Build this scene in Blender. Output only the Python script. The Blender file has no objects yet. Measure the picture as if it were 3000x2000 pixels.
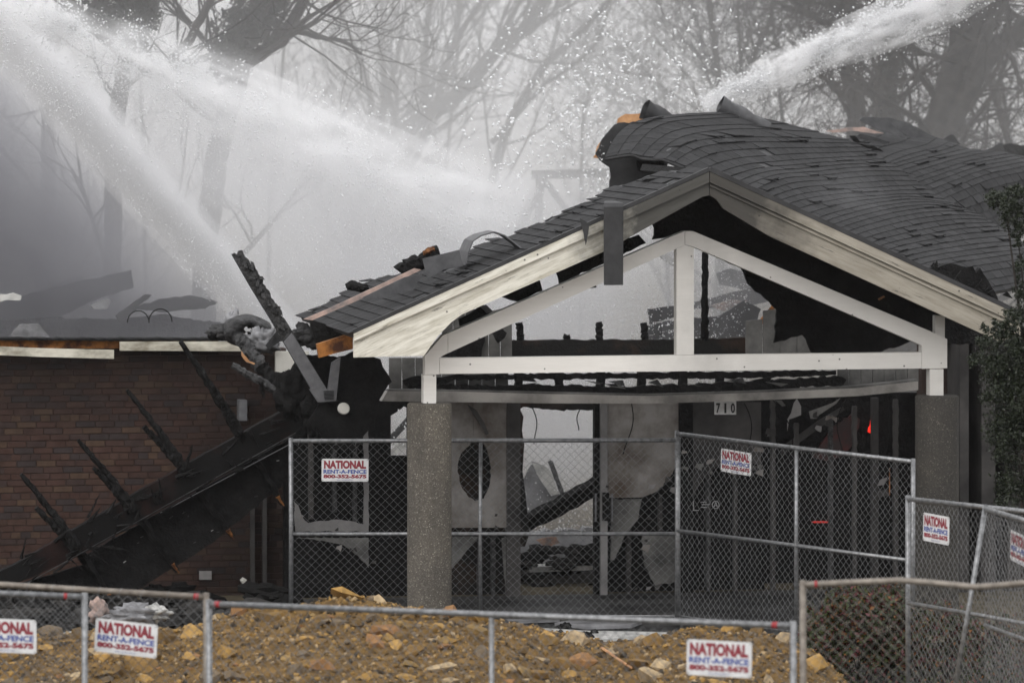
import bpy, bmesh, math, random
import numpy as np
from mathutils import Vector, Matrix, noise
random.seed(7); RNG = np.random.default_rng(7)
S = bpy.context.scene
COL = S.collection
# ------------------------------------------------------------------ camera
F = 14880.0            # focal length in photo pixels (3000 wide)
H = 5.44               # lens height above the ground
HY = 215.0             # horizon row
cam_d = bpy.data.cameras.new('camera'); cam = bpy.data.objects.new('camera', cam_d); COL.objects.link(cam)
cam_d.sensor_width = 36.0; cam_d.lens = F / 3000 * 36.0
cam_d.shift_y = -(1000 - HY) / 3000
cam.location = (0, 0, H); cam.rotation_euler = (math.pi / 2, 0, 0)
cam_d.clip_start = 0.5; cam_d.clip_end = 2000
cam_d.dof.use_dof = True; cam_d.dof.focus_distance = 50.0; cam_d.dof.aperture_fstop = 2.8
S.camera = cam
# ------------------------------------------------------------------ sky, sun, exposure
SUN_EL, SUN_AZ = math.radians(38), math.radians(203)     # azimuth clockwise from +Y
world = bpy.data.worlds.new('World'); S.world = world; world.use_nodes = True
wn = world.node_tree.nodes; wl = world.node_tree.links
sky = wn.new('ShaderNodeTexSky'); sky.sky_type = 'NISHITA'; sky.sun_disc = False
sky.sun_elevation = SUN_EL; sky.sun_rotation = SUN_AZ
sky.air_density = 1.0; sky.dust_density = 6.0; sky.ozone_density = 1.0
hs = wn.new('ShaderNodeHueSaturation'); hs.inputs['Saturation'].default_value = 0.10
wl.new(sky.outputs['Color'], hs.inputs['Color'])
ov = wn.new('ShaderNodeMix'); ov.data_type = 'RGBA'; ov.inputs[0].default_value = 0.8      # even cloud deck over the clear sky
ov.inputs[7].default_value = (10.6, 10.6, 10.8, 1); wl.new(hs.outputs['Color'], ov.inputs[6])
wl.new(ov.outputs[2], wn['Background'].inputs['Color'])
wn['Background'].inputs['Strength'].default_value = 0.125
sun_d = bpy.data.lights.new('sun', 'SUN'); sun = bpy.data.objects.new('sun', sun_d); COL.objects.link(sun)
sun_d.energy = 0.8; sun_d.angle = math.radians(50); sun_d.color = (1.0, 0.97, 0.93)
sdir = Vector((math.sin(SUN_AZ) * math.cos(SUN_EL), math.cos(SUN_AZ) * math.cos(SUN_EL), math.sin(SUN_EL)))
sun.rotation_euler = sdir.to_track_quat('Z', 'Y').to_euler()
S.view_settings.view_transform = 'Standard'; S.view_settings.look = 'None'
S.view_settings.gamma = 1.0; S.view_settings.use_curve_mapping = False
S.view_settings.exposure = 0.16
cy = S.cycles
cy.use_denoising = True
cy.max_bounces = 6; cy.diffuse_bounces = 3; cy.glossy_bounces = 2; cy.transmission_bounces = 3
cy.volume_bounces = 6; cy.transparent_max_bounces = 8
cy.volume_step_rate = 1.0; cy.volume_max_steps = 256
# ------------------------------------------------------------------ photo pixel -> place
AL = math.radians(10.4); SA, CA = math.sin(AL), math.cos(AL)
U = Vector((CA, SA, 0)); N = Vector((-SA, CA, 0)); Z = Vector((0, 0, 1))
C0 = 47.945            # portico column plane; w is metres behind it
def P(px, py, d): return Vector(((px - 1500) * d / F, d, H - (py - HY) * d / F))
def dq(px, w): return (C0 + w) / (CA - SA * (px - 1500) / F)
def Q(px, py, w): return P(px, py, dq(px, w))
def ground_d(py): return H * F / (py - HY)
def hit(px, py, p0, n):
    o = Vector((0, 0, H)); r = P(px, py, 1.0) - o
    return o + r * ((p0 - o).dot(n) / r.dot(n))
def proj(p): return (1500 + p.x * F / p.y, HY + (H - p.z) * F / p.y)
def inpoly(x, y, poly):
    c = False; j = len(poly) - 1
    for i in range(len(poly)):
        xi, yi = poly[i][:2]; xj, yj = poly[j][:2]
        if (yi > y) != (yj > y) and x < (xj - xi) * (y - yi) / (yj - yi) + xi: c = not c
        j = i
    return c
def jag(pts, amp=4, step=14, closed=True, rnd=random):
    out = []; n = len(pts)
    for i in range(n if closed else n - 1):
        a, b = pts[i], pts[(i + 1) % n]
        L = math.hypot(b[0] - a[0], b[1] - a[1]); k = max(1, int(L / step))
        for j in range(k):
            t = j / k; o = 0 if j == 0 else amp
            out.append((a[0] + (b[0] - a[0]) * t + rnd.uniform(-o, o), a[1] + (b[1] - a[1]) * t + rnd.uniform(-o, o)))
    if not closed: out.append(pts[-1])
    return out
# ------------------------------------------------------------------ mesh building
class MB:
    def __init__(s): s.v = []; s.f = []
    def add(s, vs, fs):
        o = len(s.v); s.v += [tuple(q) for q in vs]; s.f += [tuple(i + o for i in f) for f in fs]; return s
    def prism(s, front, off):
        n = len(front); back = [p + off for p in front]
        fs = [tuple(range(n)), tuple(range(2 * n - 1, n - 1, -1))]
        fs += [(i, n + i, n + (i + 1) % n, (i + 1) % n) for i in range(n)]
        return s.add(list(front) + back, fs)
    def slab(s, pts, w, th, lean=0.0):
        """outline in photo pixels on a plane parallel to the front, w metres behind the columns"""
        fr = [Q(p[0], p[1], w + (p[2] if len(p) > 2 else 0) + lean * (p[1] - pts[0][1]) * 0.0035) for p in pts]
        return s.prism(fr, N * th)
    def bar(s, a, b, wa, wb, w, th):
        dx, dy = b[0] - a[0], b[1] - a[1]; L = math.hypot(dx, dy); nx, ny = -dy / L, dx / L
        return s.slab([(a[0] + nx * wa / 2, a[1] + ny * wa / 2), (b[0] + nx * wb / 2, b[1] + ny * wb / 2),
                       (b[0] - nx * wb / 2, b[1] - ny * wb / 2), (a[0] - nx * wa / 2, a[1] - ny * wa / 2)], w, th)
    def box(s, c, hx, hy, hz, ax=None):
        X, Y, W = ax or (U, N, Z)
        vs = [c + X * (hx * a) + Y * (hy * b) + W * (hz * d) for d in (-1, 1) for b in (-1, 1) for a in (-1, 1)]
        return s.add(vs, [(0, 2, 3, 1), (4, 5, 7, 6), (0, 1, 5, 4), (2, 6, 7, 3), (0, 4, 6, 2), (1, 3, 7, 5)])
    def tube(s, pts, rad, n=6, jit=0.0, caps=True, phase=0.0):
        pts = [Vector(p) for p in pts]; m = len(pts); vs = []
        if not hasattr(rad, '__len__'): rad = [rad] * m
        up = None
        for i in range(m):
            t = (pts[min(i + 1, m - 1)] - pts[max(i - 1, 0)]).normalized()
            if up is None: up = t.orthogonal().normalized()
            up = (up - t * up.dot(t)).normalized(); sd = t.cross(up)
            for k in range(n):
                a = 2 * math.pi * k / n + phase; r = rad[i] * (1 + (random.uniform(-jit, jit) if jit else 0))
                vs.append(pts[i] + up * (r * math.cos(a)) + sd * (r * math.sin(a)))
        fs = [(i * n + k, i * n + (k + 1) % n, (i + 1) * n + (k + 1) % n, (i + 1) * n + k) for i in range(m - 1) for k in range(n)]
        if caps: fs += [tuple(range(n - 1, -1, -1)), tuple(range((m - 1) * n, m * n))]
        return s.add(vs, fs)
    def charbeam(s, a, b, ra, rb, n=6, seg=14, jit=0.28, bend=0.0):
        a, b = Vector(a), Vector(b); side = (b - a).cross(Vector((0.1, 1, 0))).normalized()
        pts = [a.lerp(b, i / seg) + side * (bend * math.sin(math.pi * i / seg) + random.uniform(-.12, .12) * ra) for i in range(seg + 1)]
        return s.tube(pts, [ra + (rb - ra) * i / seg for i in range(seg + 1)], n, jit, phase=random.random())
    def blob(s, c, rx, ry, rz, amp=0.35, fr=1.6, nu=26, nv=16, seed=0, ax=None):
        X, Y, W = ax or (U, N, Z); vs = []
        for j in range(nv + 1):
            for i in range(nu):
                a = 2 * math.pi * i / nu; b = math.pi * j / nv
                q = Vector((math.sin(b) * math.cos(a), math.sin(b) * math.sin(a), math.cos(b)))
                r = 1 + amp * noise.fractal(q * fr + Vector((seed * 7.3, seed, 0)), 0.8, 2.1, 4)
                vs.append(c + X * (q.x * rx * r) + Y * (q.y * ry * r) + W * (q.z * rz * r))
        fs = [(j * nu + i, j * nu + (i + 1) % nu, (j + 1) * nu + (i + 1) % nu, (j + 1) * nu + i) for j in range(nv) for i in range(nu)]
        return s.add(vs, fs)
    def ribbon(s, pts, width_dir, wd, th=0.006):
        """a strip following pts, wd wide along width_dir, with thickness"""
        pts = [Vector(p) for p in pts]; m = len(pts); vs = []
        for i, p in enumerate(pts):
            t = (pts[min(i + 1, m - 1)] - pts[max(i - 1, 0)]).normalized(); nn = t.cross(width_dir).normalized() * th
            ww = width_dir * ((wd[i] if hasattr(wd, '__len__') else wd) / 2)
            vs += [p - ww, p + ww, p + ww + nn, p - ww + nn]
        fs = [(i * 4 + k, i * 4 + (k + 1) % 4, i * 4 + 4 + (k + 1) % 4, i * 4 + 4 + k) for i in range(m - 1) for k in range(4)]
        fs += [(3, 2, 1, 0), tuple((m - 1) * 4 + k for k in range(4))]
        return s.add(vs, fs)
def mesh_from(name, v, f):
    me = bpy.data.meshes.new(name); me.from_pydata(v, [], f); return me
def fast_mesh(name, verts, faces):
    """verts (n,3), faces (m,k) numpy"""
    me = bpy.data.meshes.new(name); k = faces.shape[1]; m = len(faces)
    me.vertices.add(len(verts)); me.vertices.foreach_set('co', np.asarray(verts, dtype=np.float32).ravel())
    me.loops.add(m * k); me.loops.foreach_set('vertex_index', faces.astype(np.int32).ravel())
    me.polygons.add(m); me.polygons.foreach_set('loop_start', np.arange(0, m * k, k, dtype=np.int32))
    me.polygons.foreach_set('loop_total', np.full(m, k, dtype=np.int32)); me.update(calc_edges=True); me.validate(); return me
def props(o, label=None, cat=None, group=None, kind=None):
    if label: o['label'] = label
    if cat: o['category'] = cat
    if group: o['group'] = group
    if kind: o['kind'] = kind
    return o
def wloc(o):
    p = Vector(o.location)
    while o.parent: o = o.parent; p += Vector(o.location)
    return p
def mk(name, mb, mat, parent=None, smooth=False, label=None, cat=None, group=None, kind=None, fix=False):
    me = mb if isinstance(mb, bpy.types.Mesh) else mesh_from(name, mb.v, mb.f)
    if fix:
        bm = bmesh.new(); bm.from_mesh(me); bmesh.ops.recalc_face_normals(bm, faces=bm.faces); bm.to_mesh(me); bm.free()
    n = len(me.vertices); co = np.empty(n * 3, dtype=np.float32); me.vertices.foreach_get('co', co); co = co.reshape(-1, 3)
    lo, hi = co.min(0), co.max(0); base = np.array([(lo[0] + hi[0]) / 2, (lo[1] + hi[1]) / 2, lo[2]], dtype=np.float32)
    me.vertices.foreach_set('co', (co - base).ravel()); me.update()
    o = bpy.data.objects.new(name, me); COL.objects.link(o)
    o.location = Vector([float(x) for x in base]) - (wloc(parent) if parent else Vector())
    o.parent = parent
    if mat: me.materials.append(mat)
    if smooth: me.polygons.foreach_set('use_smooth', np.ones(len(me.polygons), dtype=bool))
    return props(o, label, cat, group, kind)
def thing(name, loc, label, cat, group=None):
    o = bpy.data.objects.new(name, None); COL.objects.link(o); o.location = loc; o.empty_display_size = 0.2
    return props(o, label, cat, group)
def inst(name, me, loc, rot, scale, parent):
    o = bpy.data.objects.new(name, me); COL.objects.link(o); o.parent = parent
    o.location = Vector(loc) - wloc(parent); o.rotation_euler = rot; o.scale = scale; return o
# ------------------------------------------------------------------ materials
def nt(name):
    m = bpy.data.materials.new(name); m.use_nodes = True
    n = m.node_tree.nodes; l = m.node_tree.links; return m, n, l, n['Principled BSDF']
def ramp(n, pts):
    r = n.new('ShaderNodeValToRGB'); e = r.color_ramp.elements
    while len(e) < len(pts): e.new(0.5)
    for q, (p, c) in zip(e, pts): q.position = p; q.color = (*c, 1) if len(c) == 3 else c
    return r
def noise_n(n, l, scale, detail=5, rough=0.6, stretch=None, world=True, dist=0.0):
    t = n.new('ShaderNodeTexNoise'); t.inputs['Scale'].default_value = scale; t.inputs['Detail'].default_value = detail
    t.inputs['Roughness'].default_value = rough; t.inputs['Distortion'].default_value = dist
    g = n.new('ShaderNodeNewGeometry'); src = g.outputs['Position']
    if stretch:
        for key, val in (('Rotation', stretch[1]), ('Scale', stretch[0])):
            mp = n.new('ShaderNodeMapping'); mp.inputs[key].default_value = val; l.new(src, mp.inputs['Vector']); src = mp.outputs['Vector']
    l.new(src, t.inputs['Vector']); return t.outputs['Fac']
def mathn(n, l, op, a, b=None, clamp=False):
    m = n.new('ShaderNodeMath'); m.operation = op; m.use_clamp = clamp
    for i, x in enumerate((a, b)):
        if x is None: continue
        if isinstance(x, (int, float)): m.inputs[i].default_value = x
        else: l.new(x, m.inputs[i])
    return m.outputs[0]
def mixc(n, l, fac, a, b, mode='MIX'):
    m = n.new('ShaderNodeMix'); m.data_type = 'RGBA'; m.blend_type = mode
    for s, x in ((m.inputs[0], fac), (m.inputs[6], a), (m.inputs[7], b)):
        if isinstance(x, (int, float)): s.default_value = x
        elif isinstance(x, tuple): s.default_value = (*x, 1)
        else: l.new(x, s)
    return m.outputs[2]
def bump(n, l, b, h, strength=0.4, dist=0.02):
    k = n.new('ShaderNodeBump'); k.inputs['Strength'].default_value = strength; k.inputs['Distance'].default_value = dist
    l.new(h, k.inputs['Height']); l.new(k.outputs['Normal'], b.inputs['Normal'])
def rnd_piece(n, l):
    """one random number per piece, whether pieces are objects or islands of one mesh"""
    oi = n.new('ShaderNodeObjectInfo'); g = n.new('ShaderNodeNewGeometry')
    a = mathn(n, l, 'ADD', oi.outputs['Random'], g.outputs['Random Per Island']); return mathn(n, l, 'FRACT', a)
def simple(name, c1, c2, scale=8, rough=0.7, bs=0.3, bd=0.01, spec=0.4, metal=0.0, pts=(0.35, 0.65), stretch=None, detail=6, bscale=None):
    m, n, l, b = nt(name); f = noise_n(n, l, scale, detail, 0.65, stretch)
    r = ramp(n, [(pts[0], c1), (pts[1], c2)]); l.new(f, r.inputs['Fac']); l.new(r.outputs['Color'], b.inputs['Base Color'])
    b.inputs['Roughness'].default_value = rough; b.inputs['Metallic'].default_value = metal; b.inputs['Specular IOR Level'].default_value = spec
    if bs: bump(n, l, b, noise_n(n, l, bscale or scale * 4, 4, 0.6, stretch), bs, bd)
    return m
def pieces(name, cols, scale=20, rough=0.75, var=0.35, bs=0.3, bd=0.006, spec=0.35, soot=None):
    """colour picked per piece from cols, mottled by noise"""
    m, n, l, b = nt(name); r = ramp(n, [(i / max(1, len(cols) - 1), c) for i, c in enumerate(cols)])
    if len(cols) > 3: r.color_ramp.interpolation = 'CONSTANT'
    l.new(rnd_piece(n, l), r.inputs['Fac']); f = noise_n(n, l, scale, 5, 0.65)
    k = ramp(n, [(0.3, (1 - var,) * 3), (0.7, (1 + var,) * 3)]); l.new(f, k.inputs['Fac'])
    c = mixc(n, l, 1.0, r.outputs['Color'], k.outputs['Color'], 'MULTIPLY')
    if soot: c = mixc(n, l, soot(n, l), c, (0.012, 0.011, 0.011))
    l.new(c, b.inputs['Base Color']); b.inputs['Roughness'].default_value = rough; b.inputs['Specular IOR Level'].default_value = spec
    if bs: bump(n, l, b, noise_n(n, l, scale * 3, 4, 0.6), bs, bd)
    return m
M = {}
M['char'] = simple('char', (0.004, 0.0039, 0.0039), (0.014, 0.0135, 0.0135), 9, 0.75, 0.9, 0.03, 0.12, bscale=22)
M['char_brown'] = simple('char_brown', (0.007, 0.0065, 0.006), (0.05, 0.026, 0.014), 2.2, 0.7, 0.7, 0.02, 0.3, pts=(0.5, 0.75), bscale=30)
M['char_red_reflect'] = simple('char_red_reflect', (0.004, 0.0037, 0.0037), (0.026, 0.008, 0.006), 1.4, 0.6, 0.4, 0.01, 0.15, pts=(0.5, 0.72), bscale=25)  # black char with dull red reflections painted into the colour
M['char_grey'] = simple('char_grey', (0.010, 0.010, 0.0105), (0.08, 0.079, 0.08), 14, 0.55, 1.0, 0.03, 0.45, pts=(0.4, 0.75), bscale=30)
M['soot_panel'] = simple('soot_panel', (0.02, 0.019, 0.019), (0.085, 0.08, 0.077), 1.8, 0.8, 0.15, 0.004, 0.25, pts=(0.3, 0.7), bscale=40)
M['grey_panel'] = simple('grey_panel', (0.12, 0.115, 0.115), (0.27, 0.26, 0.255), 1.5, 0.75, 0.1, 0.004, 0.3, pts=(0.3, 0.65), bscale=50)
M['tan_panel'] = simple('tan_panel', (0.085, 0.066, 0.052), (0.27, 0.255, 0.24), 2.2, 0.75, 0.1, 0.004, 0.3, pts=(0.32, 0.6), bscale=50)
M['dark_siding'] = simple('dark_siding', (0.05, 0.049, 0.047), (0.2, 0.195, 0.185), 2.2, 0.8, 0.1, 0.004, 0.3, pts=(0.35, 0.7), bscale=50)
M['raw_wood'] = simple('raw_wood', (0.05, 0.016, 0.006), (0.36, 0.145, 0.035), 7, 0.7, 0.3, 0.006, 0.3, pts=(0.38, 0.62), bscale=40)
M['plywood'] = simple('plywood', (0.3, 0.14, 0.06), (0.6, 0.34, 0.17), 6, 0.7, 0.2, 0.004, 0.3, pts=(0.3, 0.65), bscale=60)
M['pink_wood'] = simple('pink_wood', (0.2, 0.17, 0.16), (0.48, 0.34, 0.29), 6, 0.75, 0.3, 0.006, 0.3, bscale=40)
M['felt'] = simple('felt', (0.02, 0.02, 0.021), (0.04, 0.04, 0.0415), 5, 0.6, 0.4, 0.008, 0.4, bscale=60)
M['felt_grey'] = simple('felt_grey', (0.045, 0.045, 0.048), (0.09, 0.09, 0.094), 6, 0.5, 0.3, 0.006, 0.45, bscale=50)
M['metal_grey'] = simple('metal_grey', (0.085, 0.085, 0.09), (0.14, 0.14, 0.148), 12, 0.5, 0.2, 0.004, 0.5, bscale=60)
M['sheet_grey'] = simple('sheet_grey', (0.10, 0.10, 0.105), (0.3, 0.3, 0.31), 3, 0.6, 0.4, 0.02, 0.4, bscale=12)
M['mortar'] = simple('mortar', (0.042, 0.029, 0.025), (0.058, 0.041, 0.035), 12, 0.9, 0.4, 0.005, 0.2)
M['galv'] = simple('galv', (0.13, 0.133, 0.137), (0.30, 0.304, 0.31), 24, 0.38, 0.15, 0.002, 0.5, 0.55, bscale=120)
M['galv_brown'] = simple('galv_brown', (0.12, 0.10, 0.082), (0.26, 0.23, 0.195), 14, 0.5, 0.15, 0.002, 0.5, 0.3, bscale=90)
M['wire'] = simple('wire', (0.12, 0.122, 0.126), (0.25, 0.253, 0.257), 16, 0.42, 0, 0, 0.5, 0.4)
M['wire_brown'] = simple('wire_brown', (0.15, 0.143, 0.125), (0.28, 0.265, 0.235), 16, 0.5, 0, 0, 0.5, 0.3)
M['red_tape'] = simple('red_tape', (0.26, 0.025, 0.03), (0.36, 0.035, 0.04), 40, 0.5, 0, 0)
M['sign_white'] = simple('sign_white', (0.52, 0.52, 0.53), (0.68, 0.68, 0.68), 9, 0.45, 0, 0, pts=(0.3, 0.6))
M['sign_red'] = simple('sign_red', (0.2, 0.022, 0.034), (0.26, 0.03, 0.045), 20, 0.5, 0, 0)
M['sign_blue'] = simple('sign_blue', (0.05, 0.075, 0.26), (0.07, 0.1, 0.32), 20, 0.5, 0, 0)
M['ink'] = simple('ink', (0.015, 0.015, 0.015), (0.03, 0.03, 0.03), 20, 0.6, 0, 0)
M['plate'] = simple('plate', (0.5, 0.49, 0.48), (0.7, 0.69, 0.68), 14, 0.6, 0, 0)
M['chalk'] = simple('chalk', (0.25, 0.25, 0.25), (0.4, 0.4, 0.4), 30, 0.8, 0, 0)
M['white_debris'] = simple('white_debris', (0.3, 0.3, 0.29), (0.62, 0.61, 0.58), 5, 0.7, 0.2, 0.005, bscale=40)
M['bark'] = simple('bark', (0.02, 0.018, 0.017), (0.05, 0.045, 0.04), 6, 0.9, 0.6, 0.03, 0.2)
M['ash_grass'] = simple('ash_grass', (0.05, 0.042, 0.03), (0.12, 0.1, 0.065), 2.5, 0.95, 0.5, 0.02, 0.15, bscale=18)
M['wet_paving'] = simple('wet_paving', (0.012, 0.012, 0.012), (0.06, 0.059, 0.058), 1.6, 0.6, 0.3, 0.006, 0.12, pts=(0.4, 0.65), bscale=30)
M['rubble_grey'] = pieces('rubble_grey', [(0.008, 0.008, 0.008), (0.016, 0.0155, 0.015), (0.045, 0.043, 0.041)], 20, spec=0.03)
def flame_mat(name, strength):
    m, n, l, b = nt(name); f = noise_n(n, l, 40, 3)
    r = ramp(n, [(0.3, (0.6, 0.004, 0.003)), (0.7, (1.0, 0.035, 0.015))]); l.new(f, r.inputs['Fac'])
    b.inputs['Base Color'].default_value = (0.02, 0.01, 0.01, 1)
    l.new(r.outputs['Color'], b.inputs['Emission Color']); b.inputs['Emission Strength'].default_value = strength; return m
M['flame'] = flame_mat('flame', 1.3); M['flame_low'] = flame_mat('flame_low', 0.45)
m_, n_, l_, b_ = nt('glow_coal'); b_.inputs['Base Color'].default_value = (0.02, 0.008, 0.007, 1)
f_ = noise_n(n_, l_, 11, 5, 0.75); r_ = ramp(n_, [(0.5, (0, 0, 0)), (0.78, (0.35, 0.012, 0.01))]); l_.new(f_, r_.inputs['Fac'])
l_.new(r_.outputs['Color'], b_.inputs['Emission Color']); b_.inputs['Emission Strength'].default_value = 0.09; M['coal'] = m_
def sep_pos(n, l):
    g = n.new('ShaderNodeNewGeometry'); s = n.new('ShaderNodeSeparateXYZ'); l.new(g.outputs['Position'], s.inputs[0]); return s.outputs
def mapr(n, l, x, a, b, c=0.0, d=1.0):
    m = n.new('ShaderNodeMapRange'); m.inputs[1].default_value = a; m.inputs[2].default_value = b; m.inputs[3].default_value = c; m.inputs[4].default_value = d
    l.new(x, m.inputs[0]); return m.outputs[0]
APEX_X = 1.89
def paint(name, base, dark, soot_r0, soot_r1, right_shade, streak=True, tilt=0.0):
    """cream paint: flaked streaks along the board, soot licked up round the gable tip, smoke shade painted in right of it"""
    m, n, l, b = nt(name)
    f1 = noise_n(n, l, 5, 6, 0.7, ((0.5, 0.5, 5.0), (0, tilt, 0))); r1 = ramp(n, [(0.3, dark), (0.6, base)]); l.new(f1, r1.inputs['Fac'])
    c = r1.outputs['Color']
    if streak:
        f2 = noise_n(n, l, 7, 8, 0.75, ((0.35, 0.35, 4.5), (0, tilt, 0))); r2 = ramp(n, [(0.60, (0, 0, 0)), (0.66, (1, 1, 1))]); l.new(f2, r2.inputs['Fac'])
        c = mixc(n, l, mathn(n, l, 'MULTIPLY', r2.outputs['Color'], 0.85), c, (0.05, 0.045, 0.04))
    vo = n.new('ShaderNodeTexVoronoi'); vo.inputs['Scale'].default_value = 7.0; gg = n.new('ShaderNodeNewGeometry'); l.new(gg.outputs['Position'], vo.inputs['Vector'])
    c = mixc(n, l, mapr(n, l, vo.outputs['Distance'], .055, .075, .85, 0.0), c, (0.03, 0.028, 0.026))      # specks of blown soot
    p = sep_pos(n, l); dx = mathn(n, l, 'SUBTRACT', p[0], APEX_X); ad = mathn(n, l, 'ABSOLUTE', dx)
    nz = noise_n(n, l, 2.6, 5, 0.65); adn = mathn(n, l, 'ADD', ad, mathn(n, l, 'MULTIPLY', mathn(n, l, 'SUBTRACT', nz, 0.5), 1.1))
    s1 = mapr(n, l, adn, soot_r0, soot_r1, 0.93, 0.0)
    s2 = mathn(n, l, 'MULTIPLY', mapr(n, l, dx, -0.4, 0.4), mathn(n, l, 'ADD', right_shade, mathn(n, l, 'MULTIPLY', nz, right_shade)))  # right of the peak: shade of the smoke, put into the paint colour
    s = mathn(n, l, 'MAXIMUM', s1, s2, True)
    l.new(mixc(n, l, s, c, (0.018, 0.017, 0.016)), b.inputs['Base Color'])
    b.inputs['Roughness'].default_value = 0.45; b.inputs['Specular IOR Level'].default_value = 0.4
    bump(n, l, b, noise_n(n, l, 30, 4, 0.6, ((0.3, 0.3, 3), (0, tilt, 0))), 0.15, 0.004); return m
M['fascia_left'] = paint('fascia_left', (0.76, 0.735, 0.65), (0.40, 0.37, 0.29), 0.75, 1.35, 0.0, True, math.radians(24))
M['fascia_right'] = paint('fascia_right', (0.58, 0.53, 0.44), (0.36, 0.32, 0.25), 0.45, 1.6, 0.27, True, math.radians(-24))
M['truss'] = paint('truss', (0.80, 0.775, 0.73), (0.74, 0.715, 0.67), -1.5, 0.9, 0.2, False)
M['cream_board'] = simple('cream_board', (0.16, 0.14, 0.1), (0.62, 0.59, 0.5), 3.0, 0.6, 0.15, 0.004, 0.35, pts=(0.3, 0.62), stretch=((1, 1, 2.5), (0, 0, 0)), bscale=30)
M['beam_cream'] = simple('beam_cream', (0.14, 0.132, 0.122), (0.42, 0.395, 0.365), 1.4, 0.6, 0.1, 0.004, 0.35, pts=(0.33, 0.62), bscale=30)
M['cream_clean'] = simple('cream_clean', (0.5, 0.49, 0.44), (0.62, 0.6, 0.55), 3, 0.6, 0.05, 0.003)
def concrete():
    m, n, l, b = nt('aggregate'); v = n.new('ShaderNodeTexVoronoi'); v.inputs['Scale'].default_value = 120
    g = n.new('ShaderNodeNewGeometry'); l.new(g.outputs['Position'], v.inputs['Vector'])
    r = ramp(n, [(0.0, (0.115, 0.105, 0.092)), (0.5, (0.15, 0.138, 0.122)), (0.86, (0.22, 0.203, 0.178)), (0.97, (0.4, 0.375, 0.33))]); r.color_ramp.interpolation = 'CONSTANT'
    s = n.new('ShaderNodeSeparateColor'); l.new(v.outputs['Color'], s.inputs[0]); l.new(s.outputs[0], r.inputs['Fac'])
    f = noise_n(n, l, 2.0, 6, 0.65, ((1, 1, 0.5), (0, 0, 0))); k = ramp(n, [(0.3, (0.55, 0.55, 0.56)), (0.7, (1.1, 1.07, 1.0))]); l.new(f, k.inputs['Fac'])
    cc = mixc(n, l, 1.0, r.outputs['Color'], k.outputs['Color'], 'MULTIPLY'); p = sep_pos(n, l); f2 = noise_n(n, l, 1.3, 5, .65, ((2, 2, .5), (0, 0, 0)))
    so = mathn(n, l, 'MAXIMUM', mapr(n, l, p[0], 1.0, 3.5, 0.0, 0.68), mathn(n, l, 'MULTIPLY', mapr(n, l, f2, .5, .72), .28))  # smoke shade over the right column put into its colour, plus blotches
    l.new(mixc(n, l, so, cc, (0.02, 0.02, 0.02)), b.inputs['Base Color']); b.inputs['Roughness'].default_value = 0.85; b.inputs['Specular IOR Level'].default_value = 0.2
    bump(n, l, b, v.outputs['Distance'], 0.6, 0.01); return m
M['aggregate'] = concrete()
def wall_soot(n, l):
    p = sep_pos(n, l); nz = noise_n(n, l, 0.9, 5, 0.6)
    a = mathn(n, l, 'ADD', p[2], mathn(n, l, 'MULTIPLY', mathn(n, l, 'SUBTRACT', nz, 0.5), 1.6))
    top = mapr(n, l, a, 1.6, 2.75, 0.05, 0.86); e = mathn(n, l, 'ADD', p[0], mathn(n, l, 'MULTIPLY', mathn(n, l, 'SUBTRACT', nz, 0.5), 1.0))
    return mathn(n, l, 'MAXIMUM', top, mapr(n, l, e, -3.9, -2.9, 0.0, 0.6), True)
M['brick'] = pieces('brick', [(0.052, 0.031, 0.026), (0.058, 0.033, 0.027), (0.046, 0.031, 0.028), (0.062, 0.037, 0.029), (0.040, 0.031, 0.030), (0.054, 0.031, 0.025), (0.072, 0.046, 0.033), (0.050, 0.032, 0.027)], 9, 0.9, 0.3, 0.4, 0.004, 0.1, soot=wall_soot)
M['shingle'] = pieces('shingle', [(0.029, 0.029, 0.030), (0.035, 0.035, 0.036), (0.043, 0.043, 0.0445)], 14, 0.85, 0.25, 0.5, 0.004, 0.12)
M['stone'] = pieces('stone', [(0.17, 0.102, 0.032), (0.27, 0.162, 0.05), (0.12, 0.074, 0.028), (0.2, 0.13, 0.05), (0.33, 0.2, 0.064), (0.14, 0.104, 0.066), (0.23, 0.122, 0.05), (0.18, 0.107, 0.036), (0.36, 0.27, 0.16), (0.085, 0.066, 0.046)], 11, 0.85, 0.4, 0.5, 0.01, 0.25)
M['gravel'] = pieces('gravel', [(0.14, 0.084, 0.028), (0.23, 0.14, 0.045), (0.09, 0.057, 0.024), (0.3, 0.182, 0.058), (0.16, 0.12, 0.078), (0.17, 0.1, 0.034), (0.33, 0.235, 0.125), (0.05, 0.037, 0.023), (0.21, 0.12, 0.042)], 20, 0.85, 0.35, 0.3, 0.006, 0.25)
M['dirt'] = simple('dirt', (0.045, 0.028, 0.012), (0.25, 0.152, 0.056), 5, 0.95, 0.9, 0.04, 0.15, pts=(0.3, 0.7), bscale=28)
M['leaf_dark'] = pieces('leaf_dark', [(0.009, 0.013, 0.006), (0.015, 0.021, 0.010), (0.024, 0.032, 0.015)], 10, 0.45, 0.3, 0, 0)
M['leaf_ivy'] = pieces('leaf_ivy', [(0.015, 0.016, 0.012), (0.03, 0.032, 0.024)], 5, 0.6, 0.2, 0, 0)
M['leaf_mix'] = pieces('leaf_mix', [(0.024, 0.034, 0.01), (0.034, 0.048, 0.013), (0.06, 0.014, 0.015), (0.02, 0.028, 0.01), (0.085, 0.02, 0.024), (0.045, 0.055, 0.014), (0.15, 0.06, 0.015), (0.018, 0.024, 0.01), (0.04, 0.01, 0.014)], 10, 0.5, 0.3, 0, 0)
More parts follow.
